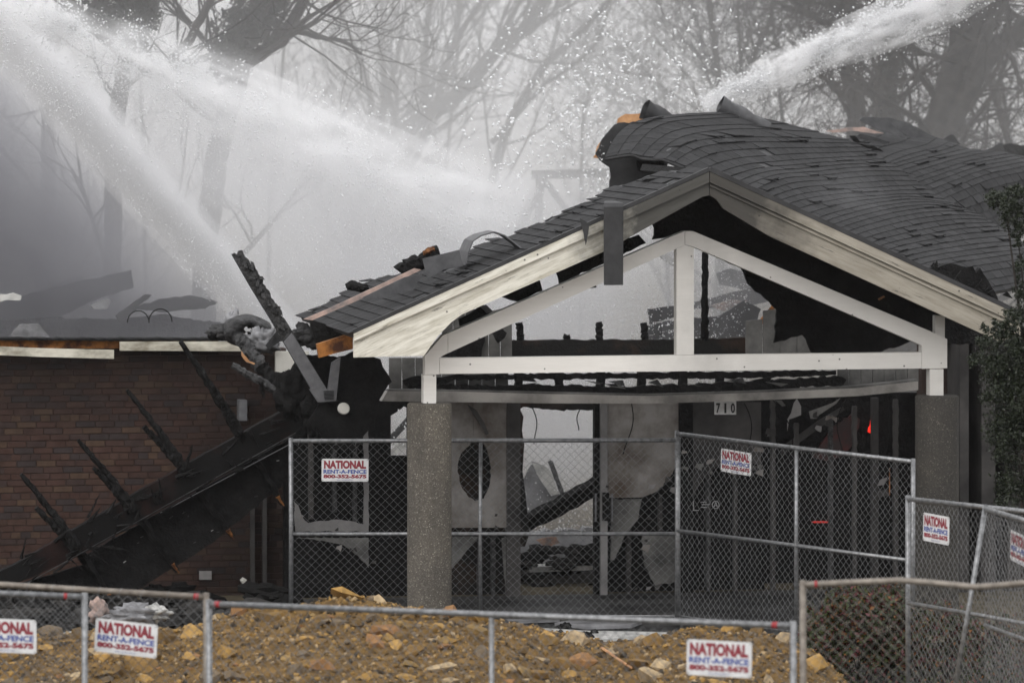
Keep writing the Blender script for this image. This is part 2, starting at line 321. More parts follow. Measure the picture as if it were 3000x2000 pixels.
m_, n_, l_, b_ = nt('droplet'); b_.inputs['Base Color'].default_value = (0.95, 0.96, 0.97, 1); b_.inputs['Roughness'].default_value = 0.25
b_.inputs['Subsurface Weight'].default_value = 0.0
t_ = n_.new('ShaderNodeBsdfTranslucent'); t_.inputs['Color'].default_value = (0.97, 0.97, 0.98, 1)
x_ = n_.new('ShaderNodeMixShader'); x_.inputs[0].default_value = 0.45
l_.new(b_.outputs[0], x_.inputs[1]); l_.new(t_.outputs[0], x_.inputs[2]); l_.new(x_.outputs[0], n_['Material Output'].inputs['Surface']); M['droplet'] = m_
def vol(name, dens, col=(0.98, 0.98, 0.985), aniso=0.0, nscale=None, pts=(0.4, 0.7), stretch=None, falloff=None, rate=1.0):
    m = bpy.data.materials.new(name); m.use_nodes = True; m.cycles.volume_step_rate = rate; n = m.node_tree.nodes; l = m.node_tree.links; n.remove(n['Principled BSDF'])
    v = n.new('ShaderNodeVolumePrincipled'); v.inputs['Color'].default_value = (*col, 1); v.inputs['Anisotropy'].default_value = aniso
    v.inputs['Density'].default_value = dens; l.new(v.outputs[0], n['Material Output'].inputs['Volume'])
    if nscale:
        f = noise_n(n, l, nscale, 6, 0.68, stretch); q = mapr(n, l, f, pts[0], pts[1], 0.0, dens)
        if falloff: q = mathn(n, l, 'MULTIPLY', q, falloff(n, l))
        l.new(q, v.inputs['Density'])
    return m
# ------------------------------------------------------------------ ground
g = MB(); g.add([(-150, -20, 0), (150, -20, 0), (150, 330, 0), (-150, 330, 0)], [(0, 1, 2, 3)])
mk('ground', g, M['ash_grass'], kind='structure')
pv = MB(); c = [Q(820, 1900, 4.0), Q(2700, 1900, 4.0)]
a0 = Vector((-3.2, 45.4, 0.0)); pv.add([Vector((-3.4, 45.2, .006)), Vector((2.0, 46.4, .006)), Vector((3.6, 53.6, .006)), Vector((-2.9, 52.4, .006))], [(0, 1, 2, 3)])
mk('walkway', pv, M['wet_paving'], kind='structure')
# ------------------------------------------------------------------ warped shingle sheets
def poly_at(pts, t):
    L = [0]
    for a, b in zip(pts, pts[1:]): L.append(L[-1] + (b - a).length)
    x = t * L[-1]
    for i in range(len(pts) - 1):
        if x <= L[i + 1] or i == len(pts) - 2:
            return pts[i].lerp(pts[i + 1], min(1, max(0, (x - L[i]) / max(1e-6, L[i + 1] - L[i]))))
def smooth_row(row, d0, d1, k=26):
    q = [Vector((p[0], p[1], 0)) for p in row]
    s = [poly_at(q, i / (k - 1)) for i in range(k)]
    for _ in range(7): s = [s[0]] + [(s[i - 1] + s[i] * 2 + s[i + 1]) / 4 for i in range(1, k - 1)] + [s[-1]]
    return [P(p.x, p.y, d0 + (d1 - d0) * i / (k - 1)) for i, p in enumerate(s)]
class Sheet:
    def __init__(s, rows, dn, df): s.r = [smooth_row(r, a, b) for r, a, b in zip(rows, dn, df)]; s.k = 26
    def at(s, u, t):
        """u in row units, t 0..1 near to far"""
        u = min(max(u, 0), len(s.r) - 1.0001); i = int(u); f = u - i
        x = min(max(t, 0), 1) * (s.k - 1.0001); j = int(x); h = x - j
        def rw(k): k = min(max(k, 0), len(s.r) - 1); return s.r[k][j].lerp(s.r[k][j + 1], h)
        p0, p1, p2, p3 = rw(i - 1), rw(i), rw(i + 1), rw(i + 2)
        return 0.5 * ((2 * p1) + (p2 - p0) * f + (2 * p0 - 5 * p1 + 4 * p2 - p3) * f * f + (3 * p1 - p0 - 3 * p2 + p3) * f ** 3)
    def nrm(s, u, t):
        e = .02; a = s.at(u + e, t) - s.at(u - e, t); b = s.at(u, t + e) - s.at(u, t - e); n = a.cross(b).normalized()
        return n if n.z > 0 or (abs(n.z) < .2 and n.y < 0) else -n
def tab_mesh(sheet, u0, u1, t0, t1, lift=0.0, tw=0.0):
    mb = MB(); lo = 0.002; hi = 0.010
    q = [sheet.at(u0, t0), sheet.at(u0, t1), sheet.at(u1, t1), sheet.at(u1, t0)]
    n = sheet.nrm((u0 + u1) / 2, (t0 + t1) / 2)
    top = [q[0] + n * lo, q[1] + n * lo, q[2] + n * (hi + lift), q[3] + n * (hi + lift + tw)]
    bot = [p - n * 0.004 for p in q[:2]] + [top[2] - n * 0.012, top[3] - n * 0.012]
    return mb.add(top + bot, [(0, 1, 2, 3), (7, 6, 5, 4), (0, 3, 7, 4), (3, 2, 6, 7), (2, 1, 5, 6), (1, 0, 4, 5)])
def shingle_sheet(sheet, cuts, parent, exposure=None, tabw=0.305, cap=300, miss=0.02, deck=None, rng=random):
    """courses between rows; returns the tabs, biggest in view as objects and the rest joined"""
    tabs = []
    for i, k in enumerate(cuts):
        for j in range(k):
            u0, u1 = i + j / k, i + (j + 1) / k
            L = sum((sheet.at(u0, (q + 1) / 12) - sheet.at(u0, q / 12)).length for q in range(12))
            nt_ = max(3, round(L / tabw)); off = rng.random()
            for q in range(-1, nt_):
                t0, t1 = (q + off) / nt_, (q + off + 1) / nt_
                t0 = max(0, t0); t1 = min(1, t1)
                if t1 - t0 < .15 / nt_ or rng.random() < miss: continue
                g_ = .018 / nt_
                c = sheet.at((u0 + u1) / 2, (t0 + t1) / 2); x, y = proj(c)
                if not (-30 < x < 3030): continue
                lift = rng.random() ** 14 * 0.03; tw = rng.uniform(-.0015, .0015)
                a0 = proj(sheet.at(u0, t0)); a1 = proj(sheet.at(u1, t0)); a2 = proj(sheet.at(u0, t1))
                area = abs((a1[0] - a0[0]) * (a2[1] - a0[1]) - (a1[1] - a0[1]) * (a2[0] - a0[0]))
                tabs.append((area, tab_mesh(sheet, u0 + .0, u1 + .004, t0 + g_, t1 - g_, lift, tw)))
    tabs.sort(key=lambda z: -z[0])
    for a, mb in tabs[:cap]: mk('shingle', mb, M['shingle'], parent)
    if len(tabs) > cap:
        j = MB()
        for a, mb in tabs[cap:]: j.add(mb.v, mb.f)
        mk('shingle_field', j, M['shingle'], parent, kind='stuff')
def deck_of(sheet, nu, nt_, th=0.03):
    mb = MB(); R = len(sheet.r) - 1
    up = []; dn = []
    for i in range(nu + 1):
        for j in range(nt_ + 1):
            u, t = R * i / nu, j / nt_; n = sheet.nrm(u, t); p = sheet.at(u, t) - n * 0.008; up.append(p); dn.append(p - n * th)
    W = nt_ + 1; o = len(up)
    fs = []
    for i in range(nu):
        for j in range(nt_):
            a = i * W + j; fs.append((a, a + 1, a + W + 1, a + W)); fs.append((o + a, o + a + W, o + a + W + 1, o + a + 1))
    rim = [i * W for i in range(nu + 1)] + [nu * W + j for j in range(1, W)] + [i * W + nt_ for i in range(nu - 1, -1, -1)] + [j for j in range(nt_ - 1, 0, -1)]
    for a, b in zip(rim, rim[1:] + rim[:1]): fs.append((a, b, o + b, o + a))
    return mb.add(up + dn, fs)
rowsA = [[(1772, 462), (1790, 412), (1828, 368), (1862, 352), (1905, 343), (2010, 332), (2130, 328)],
         [(1846, 450), (1890, 392), (1920, 369), (1960, 356), (2040, 350), (2160, 345), (2220, 343)],
         [(1879, 460), (1905, 423), (1935, 399), (1962, 382), (2060, 369), (2165, 366), (2310, 364)],
         [(1912, 464), (1945, 427), (1977, 404), (2000, 396), (2100, 382), (2190, 376), (2300, 383), (2400, 388)],
         [(1950, 466), (1986, 429), (2025, 410), (2188, 401), (2340, 405), (2440, 408), (2490, 412)],
         [(2070, 520), (2125, 498), (2200, 475), (2245, 477), (2345, 467), (2425, 463), (2490, 461), (2570, 455)],
         [(2185, 570), (2262, 530), (2310, 517), (2383, 519), (2508, 502), (2600, 500), (2650, 503)],
         [(2270, 615), (2320, 590), (2443, 568), (2526, 566), (2657, 556), (2720, 556)],
         [(2350, 665), (2390, 637), (2532, 600), (2672, 581), (2790, 596)],
         [(2430, 705), (2479, 677), (2598, 643), (2687, 624), (2806, 616), (2865, 627)],
         [(2520, 750), (2559, 724), (2657, 699), (2806, 670), (2925, 664)],
         [(2620, 795), (2657, 764), (2776, 741), (2895, 726), (3010, 716)],
         [(2690, 830), (2727, 800), (3000, 758), (3070, 750)],
         [(2790, 890), (2880, 862), (3090, 822)]]
shA = Sheet(rowsA, [53.4] * 14, [57.5, 58, 58.5, 59, 59.3, 59.3, 59, 59, 58.8, 58.6, 58.4, 58.0, 57.5, 57])
rowsB = [[(2400, 432), (2500, 400), (2540, 383)], [(2560, 476), (2640, 442), (2716, 425), (2745, 404)],
         [(2600, 496), (2776, 449), (2836, 436)], [(2640, 535), (2836, 472), (2960, 450)],
         [(2720, 600), (2900, 524), (3070, 490)], [(2800, 675), (3070, 578)], [(2870, 730), (3080, 645)]]
shB = Sheet(rowsB, [59.4] * 7, [64] * 7)
roof = thing('main_roof', shA.at(6, .5), 'sagging burnt roof of dark grey shingles rising behind the right side of the gabled entrance', 'roof')
dkA = mk('roof_deck', deck_of(shA, 60, 26), M['felt'], roof, smooth=True)
dkB = mk('rear_deck', deck_of(shB, 24, 16), M['felt'], roof, smooth=True)
shingle_sheet(shA, [2, 1, 1, 1, 4, 4, 4, 3, 4, 4, 4, 3, 4], dkA, cap=300, miss=0.002)
# far slope joined on as one more field
class _R: pass
shingle_sheet(shB, [3, 3, 3, 5, 4, 3], dkB, cap=0, miss=0.002)
# torn ends and curls of the main roof
def curl(name, pts, wdir, wd, mat, parent=None, th=0.012, **k): return mk(name, MB().ribbon(pts, wdir, wd, th), mat, parent, smooth=False, **k)
pw = MB().slab(jag([(1809, 362), (1812, 347), (1834, 334), (1885, 332), (1912, 336), (1925, 352), (1955, 362), (1920, 364), (1880, 352), (1850, 364)], 2, 12), 9.2, .04)
mk('plywood_edge', pw, M['plywood'], roof)
pw = MB().slab(jag([(1738, 462), (1758, 418), (1775, 420), (1768, 455), (1762, 465)], 3, 10), 6.0, .03); mk('plywood_scrap', pw, M['plywood'], roof)
ft = MB().slab(jag([(1745, 450), (1762, 412), (1800, 366), (1812, 360), (1870, 358), (1880, 400), (1960, 455), (1945, 520), (1920, 560), (1905, 600), (1783, 610), (1788, 560), (1786, 490), (1770, 480), (1758, 470)], 3, 14), 5.6, .03)
mk('hanging_felt', ft, M['felt'], roof)
ft = MB().slab([(1865, 470), (1945, 470), (1942, 505), (1900, 510), (1868, 500)], 5.45, .03); mk('hanging_felt', ft, M['char'], roof)
def roll(pxc, d, length, rad, yaw, pitch, turns=1.15, label=None):
    mb = MB(); ax = Vector((math.cos(yaw) * math.cos(pitch), math.sin(yaw) * math.cos(pitch), math.sin(pitch))); c = P(*pxc, d)
    sd = ax.cross(Z).normalized(); up = sd.cross(ax); n = 22; vs = []
    for j in range(9):
        for i in range(n + 1):
            a = -1.2 + turns * 2 * math.pi * i / n; r = rad * (1 - .35 * i / n) * (1.0 - .06 * j) + .012 * math.sin(j * 1.7 + i)
            vs.append(c + ax * (length * (j / 8 - .5)) + sd * (r * math.cos(a)) + up * (r * math.sin(a)))
    fs = [(j * (n + 1) + i, j * (n + 1) + i + 1, (j + 1) * (n + 1) + i + 1, (j + 1) * (n + 1) + i) for j in range(8) for i in range(n)]
    return mb.add(vs, fs)
mk('felt_roll', roll((1950, 352), 56.5, .55, .15, .25, -.42, .95), M['felt'], roof, smooth=True)
mk('felt_roll', roll((2180, 342), 57.5, .62, .13, .15, -.42, 1.1), M['felt_grey'], roof, smooth=True)
mk('felt_flap', MB().slab([(1955, 345), (2000, 352), (2060, 385), (2095, 402), (2085, 405), (2040, 392), (1990, 366), (1950, 360)], 8.0, .03), M['felt'], roof)
mk('felt_flap', MB().slab([(2210, 358), (2240, 366), (2300, 395), (2260, 382), (2215, 372)], 9.3, .03), M['felt'], roof)
for pts, w, mm in (([(2517, 352), (2528, 343), (2560, 344), (2605, 358), (2663, 405), (2640, 404), (2570, 378)], 12.6, 'felt_grey'),
                   ([(2530, 347), (2600, 344), (2660, 360), (2720, 392), (2740, 402), (2668, 404), (2590, 360)], 13.2, 'felt_grey'),
                   ([(2490, 398), (2505, 397), (2520, 415), (2555, 416), (2545, 420), (2505, 418)], 11.4, 'char'),
                   ([(2510, 400), (2520, 391), (2605, 415), (2606, 420), (2590, 421)], 11.4, 'felt'),
                   ([(2510, 420), (2560, 428), (2580, 438), (2590, 445), (2550, 438)], 10.9, 'char'),
                   ([(2760, 410), (2785, 394), (2795, 396), (2815, 424), (2780, 416)], 14.6, 'felt'),
                   ([(2880, 445), (2935, 418), (2945, 445), (2920, 458)], 15.0, 'felt'),
                   ([(2935, 425), (2960, 420), (3040, 432), (3040, 500), (2945, 480)], 15.2, 'char')):
    mk('felt_flap', MB().slab(jag(pts, 1.2, 14), w, .04), M[mm], roof)
mk('plywood_edge', MB().slab(jag([(2420, 384), (2480, 375), (2530, 372), (2590, 391), (2560, 392), (2500, 384), (2440, 389)], 1.2, 14), 11.5, .03), M['pink_wood'], roof)
for pts, w in (([(2262, 482), (2272, 470), (2280, 468), (2286, 480), (2284, 488)], 8.0), ([(2253, 570), (2262, 545), (2266, 530), (2278, 536), (2298, 560), (2290, 566)], 5.6),
               ([(2030, 490), (2020, 470), (2035, 462), (2060, 470), (2075, 488)], 4.9)):
    mk('lifted_shingle', MB().slab(jag(pts, 1, 9), w, .02), M['shingle'], roof)
hole = MB().slab(jag([(2715, 800), (2725, 785), (2765, 776), (2800, 774), (2830, 782), (2850, 780), (2860, 800), (2872, 785), (2880, 800), (2905, 840), (2925, 880), (2960, 905), (3000, 915), (3000, 940), (2900, 930), (2800, 880)], 4, 14), 4.0, .12)
mk('burnt_edge', hole, M['char'], roof)
for i in range(26):
    p = (random.uniform(2725, 2960), 0); y = 800 + (p[0] - 2725) * .42 + random.uniform(-26, 30)
    mk('burnt_flake', MB().slab([(p[0], y), (p[0] + random.uniform(8, 26), y - random.uniform(-12, 20)), (p[0] + random.uniform(10, 30), y + random.uniform(8, 25))], 3.9 - random.random() * .3, .03), M['char'], roof)

# ------------------------------------------------------------------ gabled entrance portico
por = thing('entrance_portico', Q(2020, 1800, 0), 'gabled entrance porch with cream tube truss and scorched fascia on two round stone columns', 'porch')
WF = -0.55
A_ = Q(2078, 497, WF); EL = Q(1035, 973, WF); ER = Q(2994, 921, WF)
dL = (EL - A_).normalized(); dR = (ER - A_).normalized()
nL = dL.cross(N); nL = nL if nL.z > 0 else -nL
nR = dR.cross(N); nR = nR if nR.z > 0 else -nR
backL = [(878, 921), (900, 914), (925, 905), (950, 893), (985, 872), (1008, 862), (1040, 838), (1075, 826), (1110, 812), (1150, 806), (1195, 800), (1240, 782), (1300, 762), (1350, 745), (1420, 712), (1500, 690), (1560, 664), (1605, 648), (1640, 628), (1700, 596), (1742, 583), (1785, 548), (1840, 540), (1880, 522), (1930, 505), (1985, 500), (2040, 494)]
back3 = [hit(x, y, A_, nL) for x, y in jag(backL, 3, 16, False)]
topL = [A_] + [A_.lerp(EL, i / 8) for i in range(1, 9)] + back3
dkP = mk('roof_deck', MB().prism([p for p in topL], -nL * 0.07), M['felt'], por)
polyL = [(2078, 497), (1035, 973)] + backL
# shingle courses on the porch slope
Lsl = (EL - A_).length; nc = round(Lsl / .127); tabs = []
for i in range(nc + 1):
    for j in range(-1, 13):
        off = (i % 3) * .1; b0, b1 = j * .305 + off, (j + 1) * .305 + off; b0 = max(b0, -.03)
        if b1 - b0 < .05: continue
        a0, a1 = i * .127, i * .127 + .13
        cpt = A_ + dL * (a0 + .06) + N * ((b0 + b1) / 2); x, y = proj(cpt)
        edge = A_ + dL * (a0 + .06) + N * b1; ex, ey = proj(edge)
        if not inpoly(x, y, polyL): continue
        torn = not inpoly(ex, ey, polyL)
        if random.random() < (.22 if torn else .01): continue
        wild = torn or random.random() < .03 or (1300 < x < 2060 and random.random() < .16)
        l0 = .008 + random.random() * .004; l1 = .02 + (random.random() ** 2 * .05 if wild else 0); l2 = l1 + (random.uniform(-.015, .02) if wild else 0)
        q = [A_ + dL * a0 + N * (b0 + .006), A_ + dL * a0 + N * (b1 - .006), A_ + dL * a1 + N * (b1 - .006 - (random.random() * .09 if torn else 0)), A_ + dL * a1 + N * (b0 + .006)]
        tp = [q[0] + nL * l0, q[1] + nL * l0, q[2] + nL * l1, q[3] + nL * l2]; bt = [p - nL * .01 for p in tp]
        tabs.append(MB().add(tp + bt, [(0, 1, 2, 3), (7, 6, 5, 4), (0, 3, 7, 4), (3, 2, 6, 7), (2, 1, 5, 6), (1, 0, 4, 5)]))
for t in tabs[:300]: mk('shingle', t, M['shingle'], dkP)
# right slope: seen from below, black underside
rd = [A_ + N * .0, ER, ER + N * 3.2, A_ + N * 3.1]
mk('roof_deck', MB().prism(rd, -nR * .07), M['char'], por)
# ridge and rake edging
mk('drip_edge', MB().add([A_ + nL * .026 - N * .03, EL + nL * .026 - N * .03, EL - nL * .01 - N * .03, A_ - nL * .01 - N * .03, A_ + nL * .026 + N * .02, EL + nL * .026 + N * .02, EL - nL * .01 + N * .02, A_ - nL * .01 + N * .02],
   [(0, 1, 2, 3), (7, 6, 5, 4), (0, 4, 5, 1), (1, 5, 6, 2), (2, 6, 7, 3), (3, 7, 4, 0)]), M['felt'], por)
mk('drip_edge', MB().add([A_ + nR * .026 - N * .03, ER + nR * .026 - N * .03, ER - nR * .015 - N * .03, A_ - nR * .015 - N * .03, A_ + nR * .026 + N * .02, ER + nR * .026 + N * .02, ER - nR * .015 + N * .02, A_ - nR * .015 + N * .02],
   [(0, 1, 2, 3), (7, 6, 5, 4), (0, 4, 5, 1), (1, 5, 6, 2), (2, 6, 7, 3), (3, 7, 4, 0)]), M['felt'], por)
# fascia boards
mk('fascia_board', MB().slab([(2078, 516), (1037, 990), (1037, 1047), (1140, 1044), (1242, 1042), (1282, 985), (1322, 944), (1353, 921), (1774, 735), (1900, 664), (2057, 577), (2078, 572)], WF + .02, .05), M['fascia_left'], por, label='long left fascia board, cream paint flaked, sooty at the peak')
mk('fascia_trim', MB().slab([(2078, 503), (1037, 976), (1037, 999), (2078, 534)], WF - .025, .04), M['fascia_left'], por)
mk('fascia_board', MB().slab([(2080, 516), (2990, 938), (2990, 1030), (2914, 994), (2255, 692), (2120, 612), (2100, 585), (2080, 572)], WF + .02, .05), M['fascia_right'], por, label='right fascia board, tan with soot at the peak, painted smoke shade and grain')
mk('fascia_trim', MB().slab([(2080, 503), (2992, 924), (2992, 952), (2080, 534)], WF - .025, .04), M['fascia_right'], por)
mk('fascia_trim', MB().slab([(2080, 540), (2990, 958), (2990, 966), (2080, 546)], WF - .005, .03), M['fascia_right'], por)
mk('eave_board', MB().slab([(928, 1008), (1034, 975), (1034, 1022), (985, 1034), (935, 1048)], 0.2, .08), M['raw_wood'], por)
mk('eave_soffit', MB().slab([(910, 935), (1034, 975), (1034, 990), (928, 1010), (912, 965)], 0.9, .08), M['char'], por)
# steel truss, mitred members butted together
T = M['truss']; tt = .13
mk('bottom_chord', MB().slab([(1288, 1049), (2700, 1032), (2700, 1079), (1288, 1095)], -tt / 2, tt), T, por)
mk('gusset', MB().slab([(1245, 1042), (1298, 982), (1312, 976), (1312, 1034), (1287, 1047), (1287, 1096), (1245, 1097)], -tt / 2 - .003, tt), T, por)
mk('gusset', MB().slab([(2701, 1012), (2722, 968), (2775, 993), (2775, 1078), (2701, 1080)], -tt / 2 - .003, tt), T, por)
mk('top_chord', MB().slab([(1313, 976), (1982, 687), (2006, 677), (2006, 718), (1985, 727), (1313, 1034)], -tt / 2, tt), T, por)
mk('top_chord', MB().slab([(2007, 677), (2030, 677), (2721, 968), (2721, 1020), (2700, 1011), (2034, 724), (2007, 716)], -tt / 2, tt), T, por)
mk('king_post', MB().slab([(1982, 729), (2006, 718.5), (2033, 724.5), (2033, 1039), (1982, 1040)], -tt / 2 + .004, tt - .01), T, por)
for x0, x1, y0, y1 in ((1241, 1278, 1097.5, 1181), (2724, 2764, 1080.5, 1158)):
    mk('post', MB().slab([(x0, y0), (x1, y0), (x1, y1), (x0, y1)], -tt / 2 + .004, tt), T, por)
mk('post', MB().slab([(2740, 924), (2768, 924), (2768, 990), (2740, 978)], .0, .1), T, por)
for cx, ty in ((1258, 1180), (2745, 1157)):
    b = Q(cx, 1500, 0); top = Q(cx, ty, 0).z; mb = MB(); n = 48; r = .2125
    prof = [(r, -.1), (r, top - .018), (r - .006, top - .006), (r - .018, top), (0.001, top)]
    vs = [Vector((b.x + q * math.cos(2 * math.pi * i / n), b.y + q * math.sin(2 * math.pi * i / n), z)) for q, z in prof for i in range(n)]
    mb.add(vs, [(j * n + i, j * n + (i + 1) % n, (j + 1) * n + (i + 1) % n, (j + 1) * n + i) for j in range(4) for i in range(n)])
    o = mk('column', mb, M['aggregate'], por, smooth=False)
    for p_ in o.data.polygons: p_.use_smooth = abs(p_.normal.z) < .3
# charred boards left under the porch roof
for pts, w, mm in (([(1472, 870), (1560, 828), (1582, 822), (1590, 852), (1518, 884)], .5, 'char'),
                   ([(1630, 797), (1775, 732), (1830, 700), (1872, 688), (1893, 712), (1770, 772), (1640, 832)], .5, 'char'),
                   ([(1912, 702), (1918, 668), (1912, 655), (2000, 600), (2062, 555), (2092, 552), (2120, 620), (2120, 720), (2000, 700), (1980, 690)], .7, 'char'),
                   ([(1345, 934), (1418, 893), (1438, 912), (1390, 950), (1348, 955)], .5, 'char'),
                   ([(1410, 900), (1425, 893), (1445, 912), (1428, 918)], .45, 'felt_grey'),
                   ([(1715, 838), (1745, 832), (1748, 842), (1720, 846)], .4, 'char'),
                   ([(2030, 590), (2110, 570), (2720, 850), (2910, 960), (2900, 1010), (2760, 1005), (2700, 985), (2560, 1042), (2385, 1042), (2352, 980), (2268, 1004), (2277, 908), (2192, 832), (2172, 786), (2040, 720)], 2.0, 'char')):
    mk('burnt_ceiling', MB().slab(jag(pts, 3.5, 16), w, .05), M[mm], por)
mk('ceiling_scrap', MB().slab([(2573, 875), (2590, 866), (2593, 870), (2576, 880)], 1.9, .02), M['plywood'], por)

# ------------------------------------------------------------------ entrance wall behind the porch
ew = thing('entrance_wall', Q(1700, 1800, 4.0), 'burnt out entrance front with grey panels, an open doorway and charred timbers', 'wall')
def wall(name, pts, w, th, mat, j=0, **k): return mk(name, MB().slab(jag(pts, j, 14) if j else pts, w, th), M[mat], ew, **k)
rect = lambda x0, y0, x1, y1: [(x0, y0), (x1, y0), (x1, y1), (x0, y1)]
wall('backing', rect(832, 1150, 1145, 1830), 4.3, .1, 'char')
wall('backing', [(1145, 1150), (1195, 1150), (1195, 1195), (1183, 1190), (1172, 1200), (1166, 1195), (1165, 1205), (1145, 1217)], 4.3, .1, 'char')
wall('backing', rect(1145, 1335, 1195, 1830), 4.3, .1, 'char')
wall('backing', rect(1195, 1150, 1524, 1830), 4.3, .1, 'char_brown')
wall('door_lintel', [(1524, 1150), (1745, 1150), (1745, 1196)] + jag([(1745, 1200), (1690, 1200), (1640, 1202), (1590, 1199), (1550, 1193), (1524, 1197)], 4, 9, False), 4.28, .1, 'char_brown')
wall('backing', rect(1745, 1150, 2240, 1830), 4.3, .1, 'char')
wall('backing', rect(2240, 1150, 2700, 1830), 4.9, .1, 'char')
wall('door_frame', rect(1485, 1178, 1525, 1800), 4.0, .12, 'soot_panel')
wall('door_frame', rect(1742, 1178, 1760, 1800), 4.05, .1, 'char')
stile = wall('door_stile', rect(1761, 1178, 1780, 1786), 3.98, .1, 'grey_panel')
wall('door_jamb', [(1524, 1200), (1534, 1220), (1529, 1260), (1536, 1300), (1531, 1380), (1540, 1450), (1545, 1500), (1552, 1560), (1538, 1600), (1524, 1600)], 4.2, .08, 'char_brown')
# grey panel with a hole burnt through it
hx, hy = 1389, 1372
hole = [(hx + a, hy + b) for a, b in ((-2, -88), (8, -85), (25, -80), (40, -50), (49, -10), (50, 25), (44, 58), (30, 88), (4, 96))]
holl = [(hx + a, hy + b) for a, b in ((4, 96), (-15, 84), (-38, 50), (-49, 8), (-46, -20), (-38, -45), (-15, -66), (-2, -88))]
wall('wall_panel', [(1387, 1178), (1486, 1178), (1486, 1545), (1393, 1545), (1393, 1468)] + jag(hole, 2, 8, False)[::-1], 4.02, .03, 'tan_panel')
wall('wall_panel', [(1386.5, 1178), (1386.5, 1284)] + jag(holl, 2, 8, False)[::-1] + [(1392.5, 1468), (1392.5, 1545), (1200, 1545), (1200, 1178)], 4.02, .03, 'tan_panel')
wall('burn_streak', [(1370, 1185), (1395, 1200), (1420, 1240), (1432, 1270), (1425, 1274), (1408, 1245), (1388, 1215)], 4.0, .015, 'soot_panel')
wall('wall_panel', jag([(1325, 1572), (1402, 1572), (1385, 1590), (1345, 1642), (1325, 1665)], 1.5, 12), 4.05, .03, 'dark_siding')
wall('wall_panel', [(1470, 1575), (1484, 1575), (1484, 1715), (1478, 1690)], 4.05, .03, 'dark_siding')
wall('wall_panel', jag([(862, 1468), (874, 1480), (884, 1512), (905, 1532), (940, 1525), (1000, 1522), (1066, 1535), (1066, 1225), (1080, 1225), (1080, 1556), (866, 1556)], 2, 12), 4.05, .03, 'grey_panel')
wall('wall_panel', jag([(868, 1575), (1080, 1575), (1080, 1662), (1050, 1628), (1000, 1592), (905, 1578)], 1.5, 12), 4.05, .03, 'dark_siding')
wall('wall_panel', [(1780.5, 1180), (1990, 1180), (1990, 1350)] + jag([(1990, 1350), (1960, 1402), (1922, 1440), (1880, 1456)], 2, 8, False) + [(1780.5, 1458)], 4.02, .03, 'tan_panel')
wall('wall_panel', jag([(1790, 1462), (1880, 1462), (1870, 1520), (1830, 1570), (1800, 1640), (1790, 1640)], 2, 12), 4.05, .03, 'dark_siding')
wall('wall_panel', jag([(1880, 1560), (1990, 1560), (1990, 1700), (1920, 1715), (1890, 1660)], 4, 12), 4.08, .03, 'dark_siding')
wall('wall_panel', [(2030, 1178), (2230, 1178), (2230, 1362)] + jag([(2230, 1362), (2150, 1350), (2100, 1366), (2055, 1402), (2032, 1460)], 2, 8, False), 4.02, .03, 'soot_panel')
wall('door_frame', rect(1990, 1178, 2030, 1800), 3.98, .12, 'char')
wall('door_frame', rect(2557, 1165, 2574, 1800), 4.4, .1, 'soot_panel')
for x in (1744, 1792): mk('door_handle', MB().slab(rect(x, 1445, x + 4, 1527), 3.9, .02), M['metal_grey'], stile)
wall('door_lock_plate', rect(1766, 1442, 1785, 1525), 3.93, .03, 'char')
# glass shards and bands beyond the right bay
wall('glass_shard', [(2307, 1262), (2307, 1228), (2318, 1210), (2326, 1180), (2335, 1168), (2341, 1178), (2347, 1190), (2347, 1215), (2330, 1222), (2312, 1228)], 4.8, .01, 'grey_panel')
wall('glass_shard', [(2272, 1172), (2290, 1172), (2302, 1188), (2292, 1190)], 4.8, .01, 'dark_siding')
wall('glass_shard', [(2370, 1205), (2440, 1180), (2462, 1166), (2450, 1182), (2400, 1215), (2392, 1226), (2375, 1226)], 4.8, .01, 'dark_siding')
wall('ceiling_band', [(2290, 1310), (2400, 1230), (2470, 1190), (2475, 1200), (2420, 1240), (2330, 1305), (2290, 1340)], 4.75, .02, 'soot_panel')
wall('camera_bracket', jag([(2572, 1422), (2582, 1405), (2600, 1398), (2590, 1420)], 1, 6), 4.3, .04, 'grey_panel')
wall('meter_box', [(2575, 1440), (2600, 1432), (2606, 1450), (2577, 1456)], 4.3, .05, 'soot_panel')
wall('hanging_cord', [(2605, 1370), (2608, 1370), (2608, 1450), (2605, 1450)], 4.2, .01, 'raw_wood')
# canopy beam, sagging in the middle
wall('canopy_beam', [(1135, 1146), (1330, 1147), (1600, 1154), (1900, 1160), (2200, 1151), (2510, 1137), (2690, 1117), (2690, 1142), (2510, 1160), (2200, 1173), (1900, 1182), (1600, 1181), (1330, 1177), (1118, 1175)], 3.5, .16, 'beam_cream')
wall('beam_flashing', [(1140, 1141), (1330, 1142), (1600, 1148), (1900, 1154), (2200, 1145), (2510, 1130), (2690, 1111), (2690, 1116.5), (2510, 1136.5), (2200, 1150.5), (1900, 1159.5), (1600, 1153.5), (1330, 1146.5), (1135, 1145.5)], 3.52, .16, 'dark_siding')
for i in range(9):
    x = 1140 + i * 39; wall('siding_board', jag([(x, 1048), (x + 37, 1048), (x + 37, 1140 + i * .7), (x, 1140 + i * .7)], .7, 30), 3.75 + random.random() * .008, .025, 'dark_siding')
for i in range(7):
    x = 2455 + i * 34; wall('siding_board', jag([(x, 1070), (x + 32, 1070), (x + 32, 1128 - i * 2), (x, 1132 - i * 2)], .7, 30), 3.75 + random.random() * .008, .025, 'dark_siding')
